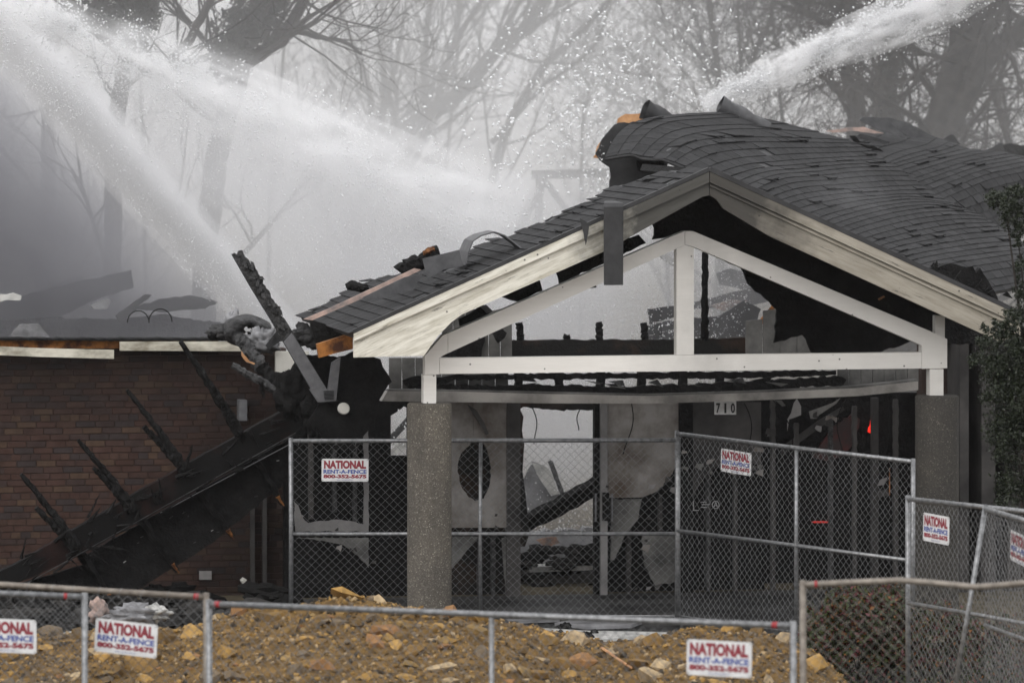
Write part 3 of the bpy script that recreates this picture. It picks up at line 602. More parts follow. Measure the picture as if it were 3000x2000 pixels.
for i in range(6):
    x = 1295 + i * 34.5; wall('siding_board', jag([(x, 905 + i * 2), (x + 32.5, 905), (x + 32.5, 1052), (x, 1052)], .7, 30), 3.85 + random.random() * .008, .025, 'dark_siding')
for i in range(7):
    x = 2186 + i * 50; y = (935, 905, 930, 965, 1005, 1010, 1000)[i]
    wall('siding_board', jag([(x, y + 5), (x + 48, y), (x + 48, 1048), (x, 1048)], .8, 30), 3.9 + random.random() * .008, .025, 'dark_siding')
wall('burnt_sill', jag([(1290, 1125), (1480, 1130), (1640, 1128), (1800, 1133), (2000, 1126), (2200, 1118), (2450, 1100), (2480, 1112), (2470, 1128), (2200, 1146), (1900, 1155), (1600, 1149), (1330, 1143), (1250, 1138)], 4, 12), 3.6, .1, 'char')
wall('burnt_sill', jag([(1180, 1115), (1215, 1102), (1280, 1105), (1330, 1098), (2450, 1085), (2450, 1098), (2200, 1108), (1900, 1110), (1330, 1112), (1280, 1136), (1200, 1138)], 3, 12), 3.7, .06, 'char')
for x in (1522, 1640, 1762, 1882, 2003, 2110): wall('rafter_stub', jag(rect(x - 11, 1088, x + 11, 1140), 2, 9), 3.68, .09, 'char')
for k in range(16):
    x = random.uniform(1300, 2440); y = 1112 + random.uniform(0, 18) - (x > 2100) * 8
    wall('charred_lath', [(x, y), (x + random.uniform(20, 70), y + random.uniform(-14, 14)), (x + random.uniform(20, 70), y + random.uniform(4, 16))], 3.55 - random.random() * .1, .02, random.choice(['char_grey', 'char', 'dark_siding']))
# charred beam and rafter stumps on top of the wall
wall('charred_beam', jag([(1498, 998), (1640, 996), (1900, 995), (2192, 990), (2192, 1046), (1498, 1048)], 2, 14), 4.2, .12, 'char_brown')
for x0, y0, x1, y1 in ((1521, 945, 1526, 1000), (1660, 982, 1662, 1000), (1755, 943, 1756, 1000), (1887, 945, 1888, 1000)):
    o = mk('rafter_stump', MB().charbeam(Q(x0, y0, 4.25), Q(x1, y1, 4.25), .037, .04, 7, 12, .22), M['char'], ew)
mk('charred_post', MB().charbeam(Q(2066, 738, 3.2), Q(2064, 998, 3.2), .034, .042, 6, 22, .2), M['char'], ew)
wall('leaning_lath', [(2262, 895), (2272, 902), (2205, 985), (2195, 975)], 4.15, .03, 'raw_wood')
wall('dark_gable', jag([(1290, 1046), (1300, 1000), (1360, 960), (1410, 940), (1420, 1000), (1410, 1046)], 3, 12), 3.8, .02, 'char')
wall('torn_duct', jag([(1440, 965), (1470, 958), (1485, 975), (1478, 990), (1460, 1005), (1450, 985)], 2, 8), 3.7, .05, 'char')
# torn plasterboard, studs and wires left in the bays
for x0, x1, y0, y1 in ((905, 918, 1180, 1520), (975, 987, 1180, 1500), (1035, 1046, 1180, 1530), (1440, 1452, 1565, 1790), (1400, 1411, 1580, 1790), (1838, 1850, 1470, 1790), (1930, 1941, 1450, 1560), (2070, 2082, 1380, 1790), (2150, 2161, 1370, 1790), (2260, 2272, 1170, 1790), (2330, 2341, 1240, 1790), (2430, 2441, 1215, 1790), (2500, 2511, 1190, 1790), (2620, 2632, 1170, 1790)):
    wall('wall_stud', jag(rect(x0, y0, x1, y1), 1.6, 12), 4.18, .07, 'soot_panel' if x0 % 3 else 'char_grey')
for k in range(46):
    x, y = random.choice(((1330, 1560), (1480, 1540), (1390, 1470), (1780, 1460), (1960, 1400), (1990, 1340), (2040, 1440), (2100, 1366), (2200, 1355), (880, 1510), (1000, 1525), (1070, 1640), (1000, 1590), (1885, 1560), (2230, 1250), (2300, 1230), (2400, 1220), (1900, 1700)))
    x += random.gauss(0, 26); y += random.gauss(0, 22); s = random.uniform(5, 17)
    wall('plaster_scrap', jag([(x, y), (x + s * random.uniform(.8, 1.6), y + random.uniform(-6, 6)), (x + s * random.uniform(.4, 1.5), y + s * random.uniform(.6, 1.6)), (x - s * .3, y + s * random.uniform(.3, 1.1))], 1.6, 6), 3.99 - random.random() * .04, .015, random.choice(['grey_panel', 'tan_panel', 'soot_panel', 'dark_siding', 'soot_panel']))
for x0, y0, x1, y1, sg in ((1560, 1195, 1572, 1300, 8), (1700, 1198, 1690, 1260, -6), (1850, 1182, 1835, 1330, 10), (2180, 1180, 2205, 1330, 12), (2265, 1172, 2330, 1420, 30), (2480, 1165, 2455, 1350, -18), (2600, 1160, 2592, 1400, 8), (1110, 1180, 1100, 1330, -9), (950, 1180, 965, 1400, 14)):
    wp = [Q(x0 + (x1 - x0) * t + sg * math.sin(math.pi * t * 1.4), y0 + (y1 - y0) * t, 3.85) for t in [i / 10 for i in range(11)]]
    mk('hanging_wire', MB().tube(wp, .006, 5), M['char'], ew, smooth=True)
# house number
hp = mk('house_number', MB().slab(rect(2094, 1175, 2157, 1214), 3.9, .02), M['plate'], ew)
# ------------------------------------------------------------------ lettering
_txt = {}
def text_mesh(body, bold=0.03):
    k = (body, bold)
    if k in _txt: return _txt[k]
    cu = bpy.data.curves.new('lettering', 'FONT'); cu.body = body; cu.size = 1; cu.offset = bold; cu.extrude = 0.0; cu.resolution_u = 3
    o = bpy.data.objects.new('lettering', cu); COL.objects.link(o); bpy.context.view_layer.update()
    me = bpy.data.meshes.new_from_object(o.evaluated_get(bpy.context.evaluated_depsgraph_get()))
    bpy.data.objects.remove(o); bpy.data.curves.remove(cu)
    co = np.array([v.co[:2] for v in me.vertices]); fs = [tuple(p.vertices) for p in me.polygons]
    lo, hi = co.min(0), co.max(0); co = (co - lo) / (hi - lo); bpy.data.meshes.remove(me); _txt[k] = (co, fs); return _txt[k]
def lettering(name, body, c, X, Y, w, h, mat, parent, bold=0.03, lift=0.003):
    """flat print centred at c, w wide along X, h high along Y"""
    co, fs = text_mesh(body, bold); nn = X.cross(Y).normalized()
    vs = [c + X * ((q[0] - .5) * w) + Y * ((q[1] - .5) * h) + nn * lift for q in co]
    return mk(name, MB().add(vs, fs), M[mat], parent)
c_ = Q(2125.5, 1194.5, 3.9)
lettering('digit', '7', Q(2104, 1195, 3.895), U, Z, .045, .105, 'ink', ew, .03)
lettering('digit', '1', Q(2125, 1195, 3.895), U, Z, .022, .105, 'ink', ew, .01)
lettering('digit', '0', Q(2147, 1195, 3.895), U, Z, .045, .105, 'ink', ew, .03)
# chalky letters left on the dark glass door
ck = MB()
for a, b in (((2032, 1466), (2032, 1494)), ((2032, 1494), (2047, 1494)), ((2054, 1470), (2070, 1470)), ((2056, 1477), (2080, 1477)), ((2054, 1485), (2072, 1485))): ck.bar(a, b, 2.2, 2.2, 3.96, .006)
for i in range(18):
    a0, a1 = 2 * math.pi * i / 18, 2 * math.pi * (i + 1) / 18
    ck.bar((2097 + 10 * math.cos(a0), 1478 + 11 * math.sin(a0)), (2097 + 10 * math.cos(a1), 1478 + 11 * math.sin(a1)), 2, 2, 3.96, .006)
for a, b in (((2092, 1485), (2097, 1470)), ((2097, 1470), (2102, 1485)), ((2093, 1480), (2102, 1480))): ck.bar(a, b, 2, 2, 3.955, .006)
mk('door_lettering', ck, M['chalk'], ew)
# ------------------------------------------------------------------ brick wall of the left wing
bw = thing('brick_wall', Q(400, 1800, 4.7), 'long dark red brick wall under a broken cream fascia at the left', 'wall')
wf = mk('wall_face', MB().slab(rect(-120, 1020, 838, 1840), 4.6945, .226), M['mortar'], bw)
frame_band = [(840, 1195), (770, 1235), (520, 1375), (200, 1560), (40, 1655), (-60, 1700), (-60, 1745), (0, 1728), (100, 1688), (240, 1622), (500, 1478), (868, 1272)]
frame_sheet = [(868, 1275), (500, 1482), (228, 1638), (243, 1655), (120, 1690), (-60, 1745), (-60, 1790), (260, 1790), (400, 1730), (560, 1630), (640, 1575), (790, 1450), (862, 1400)]
bl, bh, bd, mo = .196, .0595, .03, .0075; ch = bh + mo; per = bl + mo
p0 = Q(0, 1800, 4.7); p0.z = 0.0
def brick_mesh(L):
    m = MB().box(Vector(), L / 2, bd / 2, bh / 2, (Vector((1, 0, 0)), Vector((0, 1, 0)), Z))
    me = mesh_from('brick', m.v, m.f); bm = bmesh.new(); bm.from_mesh(me)
    bmesh.ops.bevel(bm, geom=list(bm.edges), offset=.0035, segments=1, affect='EDGES'); bm.to_mesh(me); bm.free(); me.materials.append(M['brick']); return me
full, half = brick_mesh(bl), brick_mesh((bl - mo) / 2); rest = MB(); nb = 0; vis = []
for r in range(0, 44):
    z = .03 + r * ch
    head = r % 6 == 3
    x = -.5 - (per / 2 if r % 2 else 0) + (.03 * (r % 3))
    while x < 3.05:
        L = per / 2 if head else per
        c = p0 + U * (x + L / 2) + Vector((0, 0, z + bh / 2)); px, py = proj(c)
        if -40 < px < 832 and 1030 < py < 1830:
            seen = px > 0 and 1030 < py < 1750 and not inpoly(px, py, frame_band) and not inpoly(px, py, frame_sheet)
            vis.append((not seen, -L, random.random(), c, head))
        x += L
vis.sort(key=lambda q: q[:3])
for k, (s_, L_, q_, c, head) in enumerate(vis):
    off = N * (-.0035 - random.random() * .002)
    if k < 300: inst('brick', half if head else full, c + off + N * .003, (random.uniform(-.01, .01), 0, AL + random.uniform(-.012, .012)), (1, 1, 1), wf)
    else: rest.box(c + off + N * .003, ((bl - mo) / 2 if head else bl) / 2, bd / 2, bh / 2)
mk('brick_field', rest, M['brick'], wf, kind='stuff')
mk('top_plate', MB().slab(jag([(-60, 996), (350, 999), (640, 997), (640, 1000), (640, 1006), (352, 1006), (352, 1020), (-60, 1020)], .8, 20), 4.66, .1), M['raw_wood'], bw)
mk('roof_edge', MB().slab(jag([(-60, 990), (200, 992), (640, 992), (720, 992), (720, 997), (350, 999), (-60, 996)], 1.2, 12), 4.55, .3), M['char'], bw)
mk('fascia_board', MB().slab([(351, 1001), (812, 1000), (812, 1029), (351, 1027)], 4.52, .04), M['cream_board'], bw)
mk('fascia_board', MB().slab([(-60, 1012), (120, 1020), (334, 1025), (334, 1051), (120, 1045), (-60, 1038)], 4.48, .04), M['cream_board'], bw, label='loose fascia board, sagging and smoke stained')
mk('end_panel', MB().slab([(808, 1029.5), (905, 1029.5), (905, 1130), (845, 1130), (808, 1105)], 4.6, .08), M['cream_clean'], bw)
mk('vent_box', MB().slab(rect(700, 1172, 724, 1232), 4.52, .17), M['metal_grey'], bw)
mk('outlet_cover', MB().slab(rect(584, 1672, 620, 1697), 4.66, .04), M['grey_panel'], bw)
mk('wall_tap', MB().slab([(708, 1702), (716, 1694), (724, 1698), (712, 1710)], 4.5, .16), M['cream_clean'], bw)
for x in (735, 770): mk('downpipe', MB().slab(rect(x, 1420, x + 12, 1830), 4.6, .08), M['soot_panel'], bw)
sw = thing('side_wall', Q(2900, 1800, 3.2), 'dark brick wall in deep shade right of the right column', 'wall')
mk('wall_face', MB().slab(rect(2700, 985, 3160, 1840), 4.2, .2), M['mortar'], sw)
mk('wall_trim', MB().slab(rect(2770, 982, 2880, 1000), 3.4, .05), M['dark_siding'], sw)
for x0, x1 in ((2812, 2838), (2876, 2916), (2952, 2990)): mk('pilaster', MB().slab(rect(x0, 1000, x1, 1840), 3.6, .5), M['soot_panel'], sw)
mk('rear_wall', MB().slab(rect(2690, 960, 3160, 1000), 3.9, .2), M['char'], sw)

# ------------------------------------------------------------------ fallen roof frame leaning on the brick wall
fr = thing('collapsed_roof_frame', Q(300, 1830, 2.8), 'black fallen roof section leaning across the brick wall, rafter tails sticking out', 'roof section')
mk('edge_beam', MB().slab(jag(frame_band, 2.0, 30), 2.75, .14), M['char_red_reflect'], fr)
mk('roof_board', MB().slab(jag(frame_sheet, 2.5, 22), 2.95, .06), M['char'], fr)
mk('metal_edge', MB().bar((868, 1268), (80, 1708), 2.2, 1.6, 2.7, .04), M['char_grey'], fr)
mk('metal_edge', MB().bar((880, 1285), (470, 1502), 1.6, 1.2, 2.72, .04), M['metal_grey'], fr)
for a, b, ra, rb in (((62, 1388), (225, 1600), .022, .05), ((105, 1487), (215, 1605), .024, .05), ((228, 1288), (392, 1490), .02, .05), ((274, 1370), (388, 1498), .024, .048),
                     ((372, 1142), (540, 1372), .02, .052), ((420, 1250), (538, 1378), .027, .05), ((528, 1000), (700, 1268), .022, .062), ((640, 1160), (700, 1268), .03, .05)):
    mk('rafter_tail', MB().charbeam(Q(*a, 2.6), Q(*b, 2.72), ra, rb, 7, 22, .26, .012), M['char'], fr)
for a, b in (((392, 1490), (520, 1672)), ((540, 1372), (682, 1572)), ((700, 1268), (828, 1475)), ((225, 1600), (330, 1760))):
    mk('rafter', MB().charbeam(Q(*a, 2.78), Q(*b, 2.9), .05, .03, 6, 14, .2), M['char'], fr)
    mk('split_tip', MB().charbeam(Q(b[0] - 14, b[1] - 22, 2.86), Q(b[0] + 4, b[1] + 6, 2.88), .022, .008, 5, 5, .3), M['raw_wood'], fr)
for k in range(34):
    x, y = random.uniform(250, 830), random.uniform(1300, 1700)
    if inpoly(x, y, frame_sheet): mk('ash_fleck', MB().bar((x, y), (x + random.uniform(3, 12), y - random.uniform(1, 6)), 2, 1.5, 2.93, .01), M['white_debris' if k % 4 == 0 else 'char_grey'], fr)
for k in range(60):
    t = random.random(); x = 820 - 800 * t + random.uniform(-25, 25); y = (1275 + 455 * t if k % 2 else 1215 + 450 * t) + random.uniform(-8, 40)
    L = random.uniform(20, 75); a = random.gauss(-.55, .55)
    mk('splinter', MB().charbeam(Q(x, y, 2.66), Q(x + L * math.cos(a), y + L * math.sin(a), 2.66 + random.uniform(-.12, .04)), random.uniform(.008, .028), .004, 5, 6, .35), M['char'], fr)
# ------------------------------------------------------------------ wreckage at the corner
lp = thing('leaning_post', Q(950, 1175, 2.4), 'tall charred board leaning left, its foot in a bent grey metal bracket', 'beam')
pl = jag([(680, 746), (688, 741), (692, 744), (695, 748), (700, 735), (710, 733), (718, 752), (734, 772), (750, 788), (778, 837), (815, 905), (838, 940), (856, 970)], 3, 9, False)
mk('charred_board', MB().slab(pl + [(905, 1052), (958, 1139), (935, 1150), (915, 1146), (870, 1070), (795, 939), (735, 842)], 2.3, .07), M['char_grey'], lp)
for k in range(26):
    t = random.uniform(.03, .55); x = 690 + 215 * t + random.uniform(4, 32); y = 746 + 375 * t + random.uniform(-10, 6)
    mk('char_block', MB().slab(jag([(x, y), (x + random.uniform(8, 16), y + random.uniform(-3, 4)), (x + random.uniform(10, 20), y + random.uniform(12, 22)), (x + 4, y + random.uniform(10, 18))], 1.5, 6), 2.27 - random.random() * .015, .05), M['char_grey'], lp)
mk('metal_sleeve', MB().slab([(855, 975), (870, 998), (908, 1060), (957, 1139), (918, 1150), (870, 1068), (832, 1002)], 2.24, .03), M['metal_grey'], lp)
mk('metal_bracket', MB().slab([(906, 1140), (952, 1132), (960, 1142), (966, 1100), (972, 1062), (998, 1046), (985, 1174), (932, 1178)], 2.2, .04), M['metal_grey'], lp)
for k in range(7): mk('bracket_slot', MB().bar((948 + k * .5, 1146 + k * 4), (978, 1144 + k * 4), 1.4, 1.4, 2.185, .01), M['char'], lp)
cd = thing('burnt_duct', Q(860, 1220, 2.7), 'sooty crumpled duct lump hanging beside the leaning post', 'duct')
mk('duct_sheet', MB().slab(jag([(880, 1040), (1005, 1044), (1010, 1170), (985, 1178), (930, 1170), (900, 1110)], 3, 12), 2.75, .05), M['char'], cd)
mk('duct_body', MB().blob(Q(858, 1152, 2.75), .18, .13, .25, .34, 2.3, 44, 30, 3), M['char'], cd, smooth=True)
mk('duct_elbow', MB().blob(Q(905, 1195, 2.6), .085, .1, .12, .3, 1.5, 24, 16, 5), M['char'], cd, smooth=True)
mk('duct_tail', MB().charbeam(Q(900, 1215, 2.6), Q(920, 1290, 2.6), .07, .03, 8, 8, .3), M['char'], cd)
co_ = thing('burnt_roll', Q(690, 995, 3.6), 'crumpled burnt roll of roofing on top of the brick wall', 'roofing roll')
mb = MB(); vs = []
for j in range(40):
    a = 2 * math.pi * j / 40
    for i in range(14):
        b = 2 * math.pi * i / 14; r = .105 * (1 + .35 * noise.noise(Vector((a * 1.4, b, 3)))); R = .16 * (1 + .2 * noise.noise(Vector((a, 7, 0))))
        ctr = Q(722, 968, 3.7); vs.append(ctr + U * ((R + r * math.cos(b)) * math.cos(a) * .95) + Z * ((R + r * math.cos(b)) * math.sin(a) * .62) + N * (r * math.sin(b) * 1.5))
mb.add(vs, [(j * 14 + i, j * 14 + (i + 1) % 14, ((j + 1) % 40) * 14 + (i + 1) % 14, ((j + 1) % 40) * 14 + i) for j in range(40) for i in range(14)])
mk('roll_ring', mb, M['char_grey'], co_, smooth=True)
mk('roll_tail', MB().blob(Q(662, 975, 3.8), .20, .12, .075, .5, 2.0, 30, 18, 9), M['char_grey'], co_, smooth=True)
mk('roll_fold', MB().blob(Q(683, 952, 3.85), .10, .08, .13, .7, 2.2, 24, 16, 12), M['sheet_grey'], co_, smooth=True)
mk('roll_crumb', MB().blob(Q(625, 982, 3.75), .05, .05, .04, .7, 2.2, 16, 10, 15), M['char'], co_, smooth=True)
bt = thing('burnt_limb', Q(760, 1080, 3.0), 'gnarled charred timber hanging from the wall top down to the duct', 'timber')
mk('timber', MB().charbeam(Q(700, 985, 3.4), Q(768, 1078, 3.1), .06, .075, 9, 16, .35), M['char_grey'], bt)
mk('timber_end', MB().charbeam(Q(768, 1075, 3.1), Q(830, 1150, 2.9), .06, .06, 8, 10, .3), M['char'], bt)
mk('peeling_strip', MB().slab(jag([(708, 1028), (716, 1040), (732, 1058), (748, 1064), (744, 1068), (722, 1060), (708, 1042)], .8, 8), 3.0, .02), M['plywood'], bt)
mk('ash_crust', MB().blob(Q(770, 1000, 3.5), .16, .1, .11, .8, 2.5, 30, 18, 21), M['sheet_grey'], bt, smooth=True)
o = mk('charred_stick', MB().charbeam(Q(680, 1068, 2.9), Q(806, 1142, 2.8), .035, .045, 7, 16, .25), M['char_grey'], label='short charred timber sticking out left below the burnt limb', cat='timber')
o = mk('hanging_char', MB().charbeam(Q(765, 1120, 2.8), Q(772, 1165, 2.8), .03, .012, 6, 7, .3), M['char'], label='small black drip of charred wood hanging under the short timber', cat='timber')
gs = thing('shingle_scrap', Q(805, 1020, 3.2), 'loose patch of shingles folded over the wall end beside the leaning post', 'shingles')
for i in range(3): mk('shingle', MB().slab([(778 + i * 14, 1012 - i * 14), (812 + i * 12, 968 + i * 3), (824 + i * 10, 985 + i * 6), (790 + i * 12, 1025 - i * 12)], 3.2 - i * .01, .02), M['shingle'], gs)
mk('burnt_heap', MB().blob(Q(905, 985, 2.6), .22, .14, .10, .6, 2.2, 34, 18, 31), M['char_grey'], smooth=True, label='heap of charred lath between the leaning post and the porch eave', cat='debris')
hp_ = thing('burnt_sheet', Q(1030, 1320, 2.2), 'black burnt ceiling sheet hanging under the left porch eave, round lamp on it', 'ceiling sheet')
mk('panel_sheet', MB().slab(jag([(985, 1052), (1040, 1028), (1115, 1052), (1122, 1075), (1148, 1118), (1112, 1165), (1098, 1192), (1092, 1225), (1078, 1262), (1060, 1290), (1040, 1322), (1000, 1318), (960, 1312), (940, 1272), (905, 1230), (935, 1182), (988, 1176)], 3, 14), 2.3, .06), M['char'], hp_)
c = Q(1008, 1197, 2.2); lamp = MB().tube([c + N * .05, c + N * .01, c - N * .015], [.06, .06, .05], 20); mk('lamp_disc', lamp, M['cream_clean'], hp_)
# things lying or hanging on the porch roof
mk('felt_strip', MB().ribbon([Q(1786, 592, -.45), Q(1798, 598, -.62), Q(1797, 606, -.66), Q(1797, 835, -.66)], U, [.1, .19, .19, .185], .012), M['felt'], label='wide dark strip of roofing felt hanging straight down over the left fascia', cat='felt strip')
mk('felt_strip', MB().slab(jag([(1700, 640), (1718, 650), (1726, 665), (1722, 690), (1716, 718), (1711, 690), (1706, 668)], 1, 8), -.64, .012), M['felt'], label='short pointed rag of felt hanging on the left fascia', cat='felt strip')
mk('felt_loop', MB().ribbon([Q(1352, 775, .3), Q(1362, 735, .3), Q(1375, 705, .3), Q(1400, 690, .3), Q(1440, 680, .3), Q(1470, 690, .2), Q(1500, 712, .1), Q(1528, 735, 0)], N * 1.0, [.5, .5, .48, .42, .36, .3, .3, .32], .012), M['felt_grey'], label='arched loop of torn felt standing up on the porch roof', cat='felt strip')
mk('metal_flap', MB().slab([(1238, 758), (1345, 732), (1358, 780), (1300, 790), (1252, 818)], .1, .012), M['felt_grey'], label='square grey flap bent upright on the porch roof slope', cat='flap')
mk('exposed_batten', MB().slab([(890, 935), (915, 938), (1095, 860), (1235, 790), (1215, 786), (1090, 845), (960, 905)], .35, .03), M['pink_wood'], label='pinkish bare wooden batten along the torn porch roof edge', cat='batten')
mk('felt_tongue', MB().slab([(1060, 872), (1185, 812), (1240, 800), (1210, 850), (1100, 878)], .2, .015), M['felt_grey'], label='loose grey tongue of shingle felt beside the bare batten', cat='flap')
mk('burnt_rafter_end', MB().charbeam(Q(1175, 795, .8), Q(1285, 735, .8), .085, .06, 6, 14, .22), M['char'], label='burnt rafter end with orange split wood behind the grey flap', cat='rafter')
mk('split_wood', MB().charbeam(Q(1240, 742, .75), Q(1272, 727, .75), .03, .025, 6, 6, .4), M['raw_wood'], label='splinter of bare orange wood on the burnt rafter end', cat='wood')
for i, (x, y, rr) in enumerate(((1035, 838, .06), (1056, 842, .055))):
    mk('char_lump', MB().blob(Q(x, y, 1.3), rr * 1.4, rr, rr * .8, .3, 1.4, 18, 12, 40 + i), M['char'], group='charred lumps along the torn porch roof edge', cat='debris', label=('left', 'right')[i] + ' one of two charred lumps on the torn left edge of the porch roof')
for i in range(22):
    t = random.random(); x = 1560 + t * 480; y = 655 - t * 155 + random.uniform(-4, 10)
    mk('torn_shingle', MB().slab(jag([(x, y), (x + random.uniform(22, 60), y - random.uniform(2, 16)), (x + random.uniform(30, 70), y + random.uniform(2, 14)), (x + 8, y + random.uniform(8, 16))], 2, 12), 1.4 - t * .5 + random.random() * .3, .02), M['felt' if i % 3 else 'shingle'], dkP)
# ------------------------------------------------------------------ inside the doorway and the burnt hall behind
def deb(name, pts, w, th, mat, label, cat, group=None, j=0, lean=0.0):
    return mk(name, MB().slab(jag(pts, j, 14) if j else pts, w, th, lean), M[mat], label=label, cat=cat, group=group)
mk('fallen_beam', MB().charbeam(Q(1540, 1530, 5.0), Q(1772, 1412, 4.9), .1, .11, 4, 10, .08), M['char'], label='thick black beam fallen across the open doorway', cat='beam')
mk('thin_lath', MB().charbeam(Q(1612, 1352, 5.6), Q(1648, 1450, 5.3), .03, .025, 5, 8, .15), M['char_grey'], label='thin burnt lath leaning on the fallen beam in the doorway', cat='lath')
deb('drywall_sheet', [(1535, 1500), (1530, 1410), (1560, 1350), (1600, 1370), (1620, 1400), (1640, 1450), (1560, 1500)], 6.2, .02, 'sheet_grey', 'pale torn sheet standing behind the fallen beam in the doorway', 'sheet', j=2)
deb('drywall_sheet', [(1560, 1355), (1588, 1360), (1612, 1378), (1628, 1420), (1640, 1445), (1615, 1452), (1580, 1400)], 6.0, .02, 'white_debris', 'whitish crumpled sheet above the fallen beam in the doorway', 'sheet', j=1)
deb('fallen_slab', [(1548, 1660), (1740, 1656), (1742, 1668), (1552, 1676)], 5.2, .3, 'white_debris', 'white topped slab lying inside the doorway', 'slab', j=.6)
deb('rubble_bank', [(1520, 1650), (1550, 1660), (1552, 1690), (1740, 1675), (1750, 1820), (1520, 1820)], 5.3, .5, 'soot_panel', 'dark bank of rubble at the foot of the doorway', 'rubble', j=3)
rub = MB()
for i in range(90):
    x, y = random.uniform(1525, 1742), random.uniform(1600, 1790); s = random.uniform(.03, .11)
    rub.blob(Q(x, y, random.uniform(5.0, 6.4)), s * 1.5, s, s * .6, .6, 1.6, 10, 7, 60 + i)
mk('doorway_rubble', rub, M['rubble_grey'], kind='stuff', label='dark rubble heaped inside the open doorway', cat='rubble')
deb('collapsed_wall', [(1470, 1560), (1760, 1548), (1790, 1620), (1780, 1830), (1470, 1830)], 7.5, .2, 'sheet_grey', 'grey collapsed partition low down behind the doorway', 'partition', j=6)
mk('orange_board', MB().slab(jag([(1570, 1580), (1630, 1572), (1640, 1590), (1600, 1600)], 3, 9), 7.3, .03), M['raw_wood'], label='scorched orange board among rubble behind the doorway', cat='board')
deb('diagonal_rafter', [(1145, 1275), (1200, 1215), (1200, 1240), (1145, 1300)], 6.2, .06, 'char_grey', 'grey rafter slanting past the small window opening left of the stone column', 'rafter')
deb('white_board', [(1145, 1318), (1165, 1300), (1200, 1270), (1200, 1300), (1160, 1330), (1145, 1335)], 6.0, .04, 'white_debris', 'white board leaning low in the small opening left of the stone column', 'board')
# burnt hall seen over the wall and through the gable
for pts, w, mm, lb, ct in (([(-80, 905), (120, 850), (385, 790), (392, 842), (300, 870), (180, 925), (60, 985), (-80, 1010)], 9.5, 'felt', 'dark slumped roof slope far behind the brick wall', 'roof section'),
        ([(-80, 940), (150, 930), (340, 935), (470, 920), (700, 955), (720, 1040), (-80, 1040)], 9.0, 'char_grey', 'long low heap of burnt debris behind the brick wall top', 'debris heap'),
        ([(340, 925), (400, 880), (425, 862), (445, 864), (420, 885), (380, 925), (350, 945)], 8.6, 'felt_grey', 'bent grey sheet rising out of the debris behind the brick wall', 'sheet'),
        ([(410, 895), (470, 875), (560, 865), (640, 885), (600, 905), (470, 915), (400, 905)], 8.8, 'felt_grey', 'wide flat sheet lying on the debris behind the brick wall', 'sheet'),
        ([(20, 990), (60, 950), (110, 948), (150, 992)], 8.2, 'sheet_grey', 'pale rounded sheet low behind the brick wall, far left', 'sheet'),
        ([(265, 895), (310, 875), (325, 880), (315, 905), (275, 905)], 8.3, 'sheet_grey', 'small pale scrap of board behind the brick wall', 'board'),
        ([(-60, 880), (0, 862), (40, 858), (64, 866), (60, 880), (20, 878), (-60, 900)], 8.0, 'white_debris', 'whitish torn board sticking in at the far left above the brick wall', 'board')):
    deb('hall_debris', pts, w + 1.0, .08, mm, lb, ct, j=3)
mk('burnt_truss', MB().charbeam(Q(90, 735, 13.0), Q(150, 935, 12.5), .07, .08, 6, 12, .2), M['char'], label='dim burnt post leaning in the mist behind the brick wall', cat='post')
for k, (x0, y0, x1, y1) in enumerate(((150, 845, 250, 815), (320, 835, 330, 880), (225, 820, 240, 860))):
    mk('burnt_stub', MB().charbeam(Q(x0, y0, 11.6), Q(x1, y1, 11.6), .05, .05, 6, 8, .25), M['char'], label=('long flat', 'far right', 'short upright')[k] + ' burnt timber on the slumped roof slope behind the brick wall', cat='timber', group='short burnt timbers on the slumped roof')
for k, (x, y, r) in enumerate(((405, 925, 32), (470, 922, 34))):
    pts = [Q(x + r * math.cos(a), y + 20 - r * math.sin(a) * 1.1, 8.2) for a in [math.pi * i / 12 for i in range(13)]]
    mk('bent_conduit', MB().tube(pts, .007, 5), M['char'], label=('left' if k == 0 else 'right') + ' of two thin bent conduits arching over the wall top debris', cat='conduit')
# frame standing in the mist behind the porch
tf = thing('standing_frame', Q(1590, 700, 23.0), 'faint charred post with brace and beam standing in the mist left of the main roof', 'frame')
mk('frame_post', MB().charbeam(Q(1583, 510, 23.0), Q(1577, 680, 23.0), .07, .06, 5, 10, .15), M['char'], tf)
mk('frame_beam', MB().slab([(1560, 500), (1790, 494), (1790, 520), (1560, 526)], 23.0, .1), M['char'], tf)
mk('frame_brace', MB().charbeam(Q(1600, 535, 23.0), Q(1665, 620, 23.0), .05, .05, 5, 8, .15), M['char'], tf)
mk('frame_brace', MB().charbeam(Q(1600, 525, 23.0), Q(1540, 640, 23.0), .05, .04, 5, 8, .15), M['char'], tf)
for pts, w, mm, lb, ct in (([(1890, 955), (1950, 940), (2110, 925), (2180, 880), (2230, 905), (2200, 985), (2190, 1000), (1890, 1000)], 7.0, 'felt', 'dark sheet roofing slumped behind the king post', 'roof section'),
        ([(2030, 885), (2100, 870), (2190, 845), (2240, 830), (2260, 880), (2180, 900), (2030, 905)], 8.5, 'felt_grey', 'grey ridge of fallen roofing seen through the right half of the gable', 'roof section'),
        ([(2085, 895), (2140, 880), (2190, 880), (2180, 900), (2120, 912)], 8.3, 'pink_wood', 'salmon pink insulation patch seen through the right half of the gable', 'insulation'),
        ([(2100, 800), (2140, 785), (2185, 800), (2195, 850), (2110, 835)], 9.2, 'sheet_grey', 'pale crumpled sheet high up behind the right half of the gable', 'sheet'),
        ([(1920, 735), (1950, 742), (1985, 765), (1985, 785), (1940, 758)], 9.0, 'white_debris', 'pale siding edge slanting behind the left side of the king post', 'siding'),
        ([(1900, 905), (1985, 895), (1985, 925), (1950, 935), (1905, 950)], 6.5, 'felt', 'burnt sheet edge left of the king post over the charred beam', 'sheet')):
    deb('hall_debris', pts, w, .06, mm, lb, ct, j=2)
